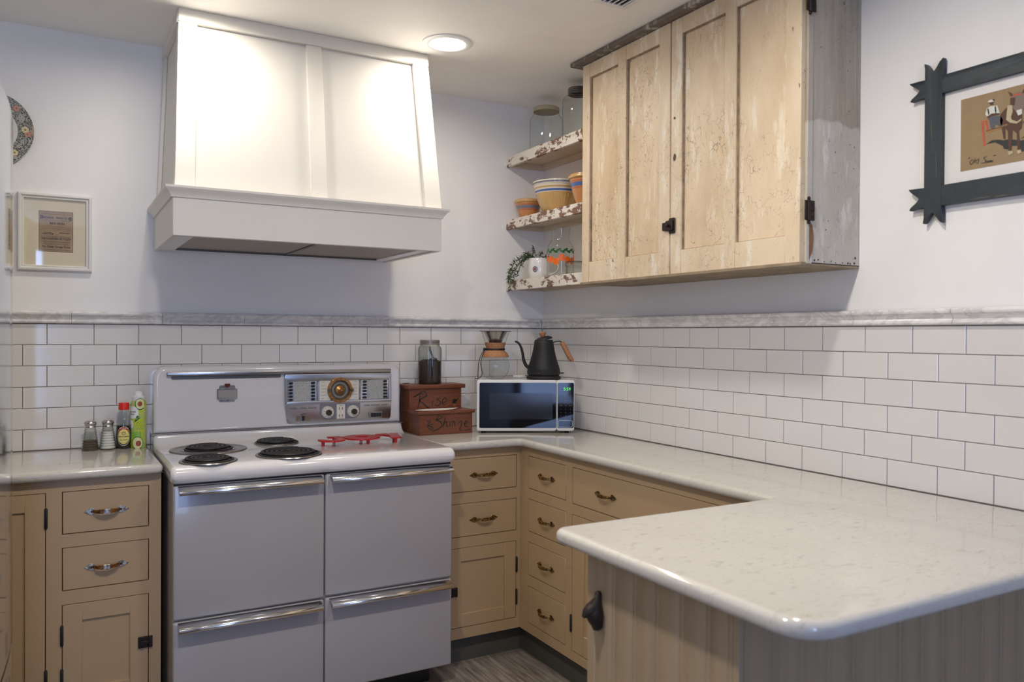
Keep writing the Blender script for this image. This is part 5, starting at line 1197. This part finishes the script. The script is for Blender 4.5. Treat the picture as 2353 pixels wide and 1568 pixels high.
af_([(500, 470), (540, 440), (620, 430), (650, 540), (600, 560), (500, 590), (480, 550)], 3, .0083); af_([(505, 600), (560, 575), (660, 580), (690, 640), (670, 740), (600, 700), (590, 770), (545, 760), (530, 650)], 5, .0084); af_([(500, 590), (560, 545), (640, 540), (650, 560), (590, 570), (510, 610)], 0, .0087)
al_([(512, 470), (525, 560)], .004, 1, .0088); al_([(598, 440), (605, 540)], .004, 1, .0088)
af_([(525, 380), (575, 375), (575, 415), (550, 425), (530, 410)], 0, .0085); af_([(508, 378), (530, 350), (585, 342), (590, 370), (540, 385)], 3, .0087); af_([(560, 345), (590, 342), (585, 375)], 1, .0089)
al_([(500, 815), (600, 770), (740, 705)], .005, 7); al_([(490, 800), (720, 720)], .002, 1, .0089); al_([(900, 690), (1005, 595)], .003, 0); al_([(430, 660), (510, 630)], .003, 7)
af_([(700, 500), (760, 430), (900, 500), (905, 640), (900, 760), (870, 800), (890, 1050), (855, 1060), (845, 830), (800, 780), (790, 1070), (755, 1075), (745, 800), (715, 760), (720, 910), (700, 915), (670, 740), (655, 660), (660, 560)], 0, .0084)
af_([(790, 300), (860, 245), (925, 270), (935, 330), (925, 480), (900, 560), (860, 580), (820, 500), (770, 430)], 6, .0088); af_([(740, 235), (790, 270), (800, 310), (770, 305)], 0, .009); af_([(945, 175), (935, 260), (905, 275), (905, 240)], 0, .009); al_([(790, 312), (850, 285), (905, 290)], .0045, 2, .0092)
af_([(740, 440), (790, 430), (800, 520), (780, 600), (790, 640), (850, 665), (900, 620), (895, 650), (840, 695), (770, 680), (725, 640)], 4, .0089); af_([(840, 510), (900, 490), (905, 560), (860, 580)], 3, .0092); af_([(770, 330), (830, 330), (820, 440), (770, 430)], 0, .0091)
af_([(750, 1085), (800, 1075), (810, 1110), (760, 1140)], 4, .0091); af_([(850, 1070), (895, 1060), (900, 1100), (860, 1120)], 4, .0091)
# handwritten caption
al_([(282, 1205), (300, 1185)], .0022, 1); al_([(330, 1215), (300, 1250), (310, 1290), (335, 1260), (345, 1215)], .0016, 1); al_([(365, 1195), (350, 1275)], .0016, 1); al_([(400, 1205), (370, 1240), (385, 1272)], .0016, 1); al_([(412, 1195), (395, 1275)], .0016, 1)
al_([(505, 1165), (465, 1185), (490, 1215), (480, 1255), (435, 1262)], .0018, 1); al_([(515, 1225), (490, 1240), (505, 1258), (525, 1222), (522, 1255)], .0016, 1); al_([(532, 1250), (540, 1215), (548, 1248), (558, 1212), (566, 1245), (580, 1205)], .0016, 1); al_([(580, 1152), (610, 1140)], .002, 1)
obj('painted_figures', bm, AC, art, smooth=0)
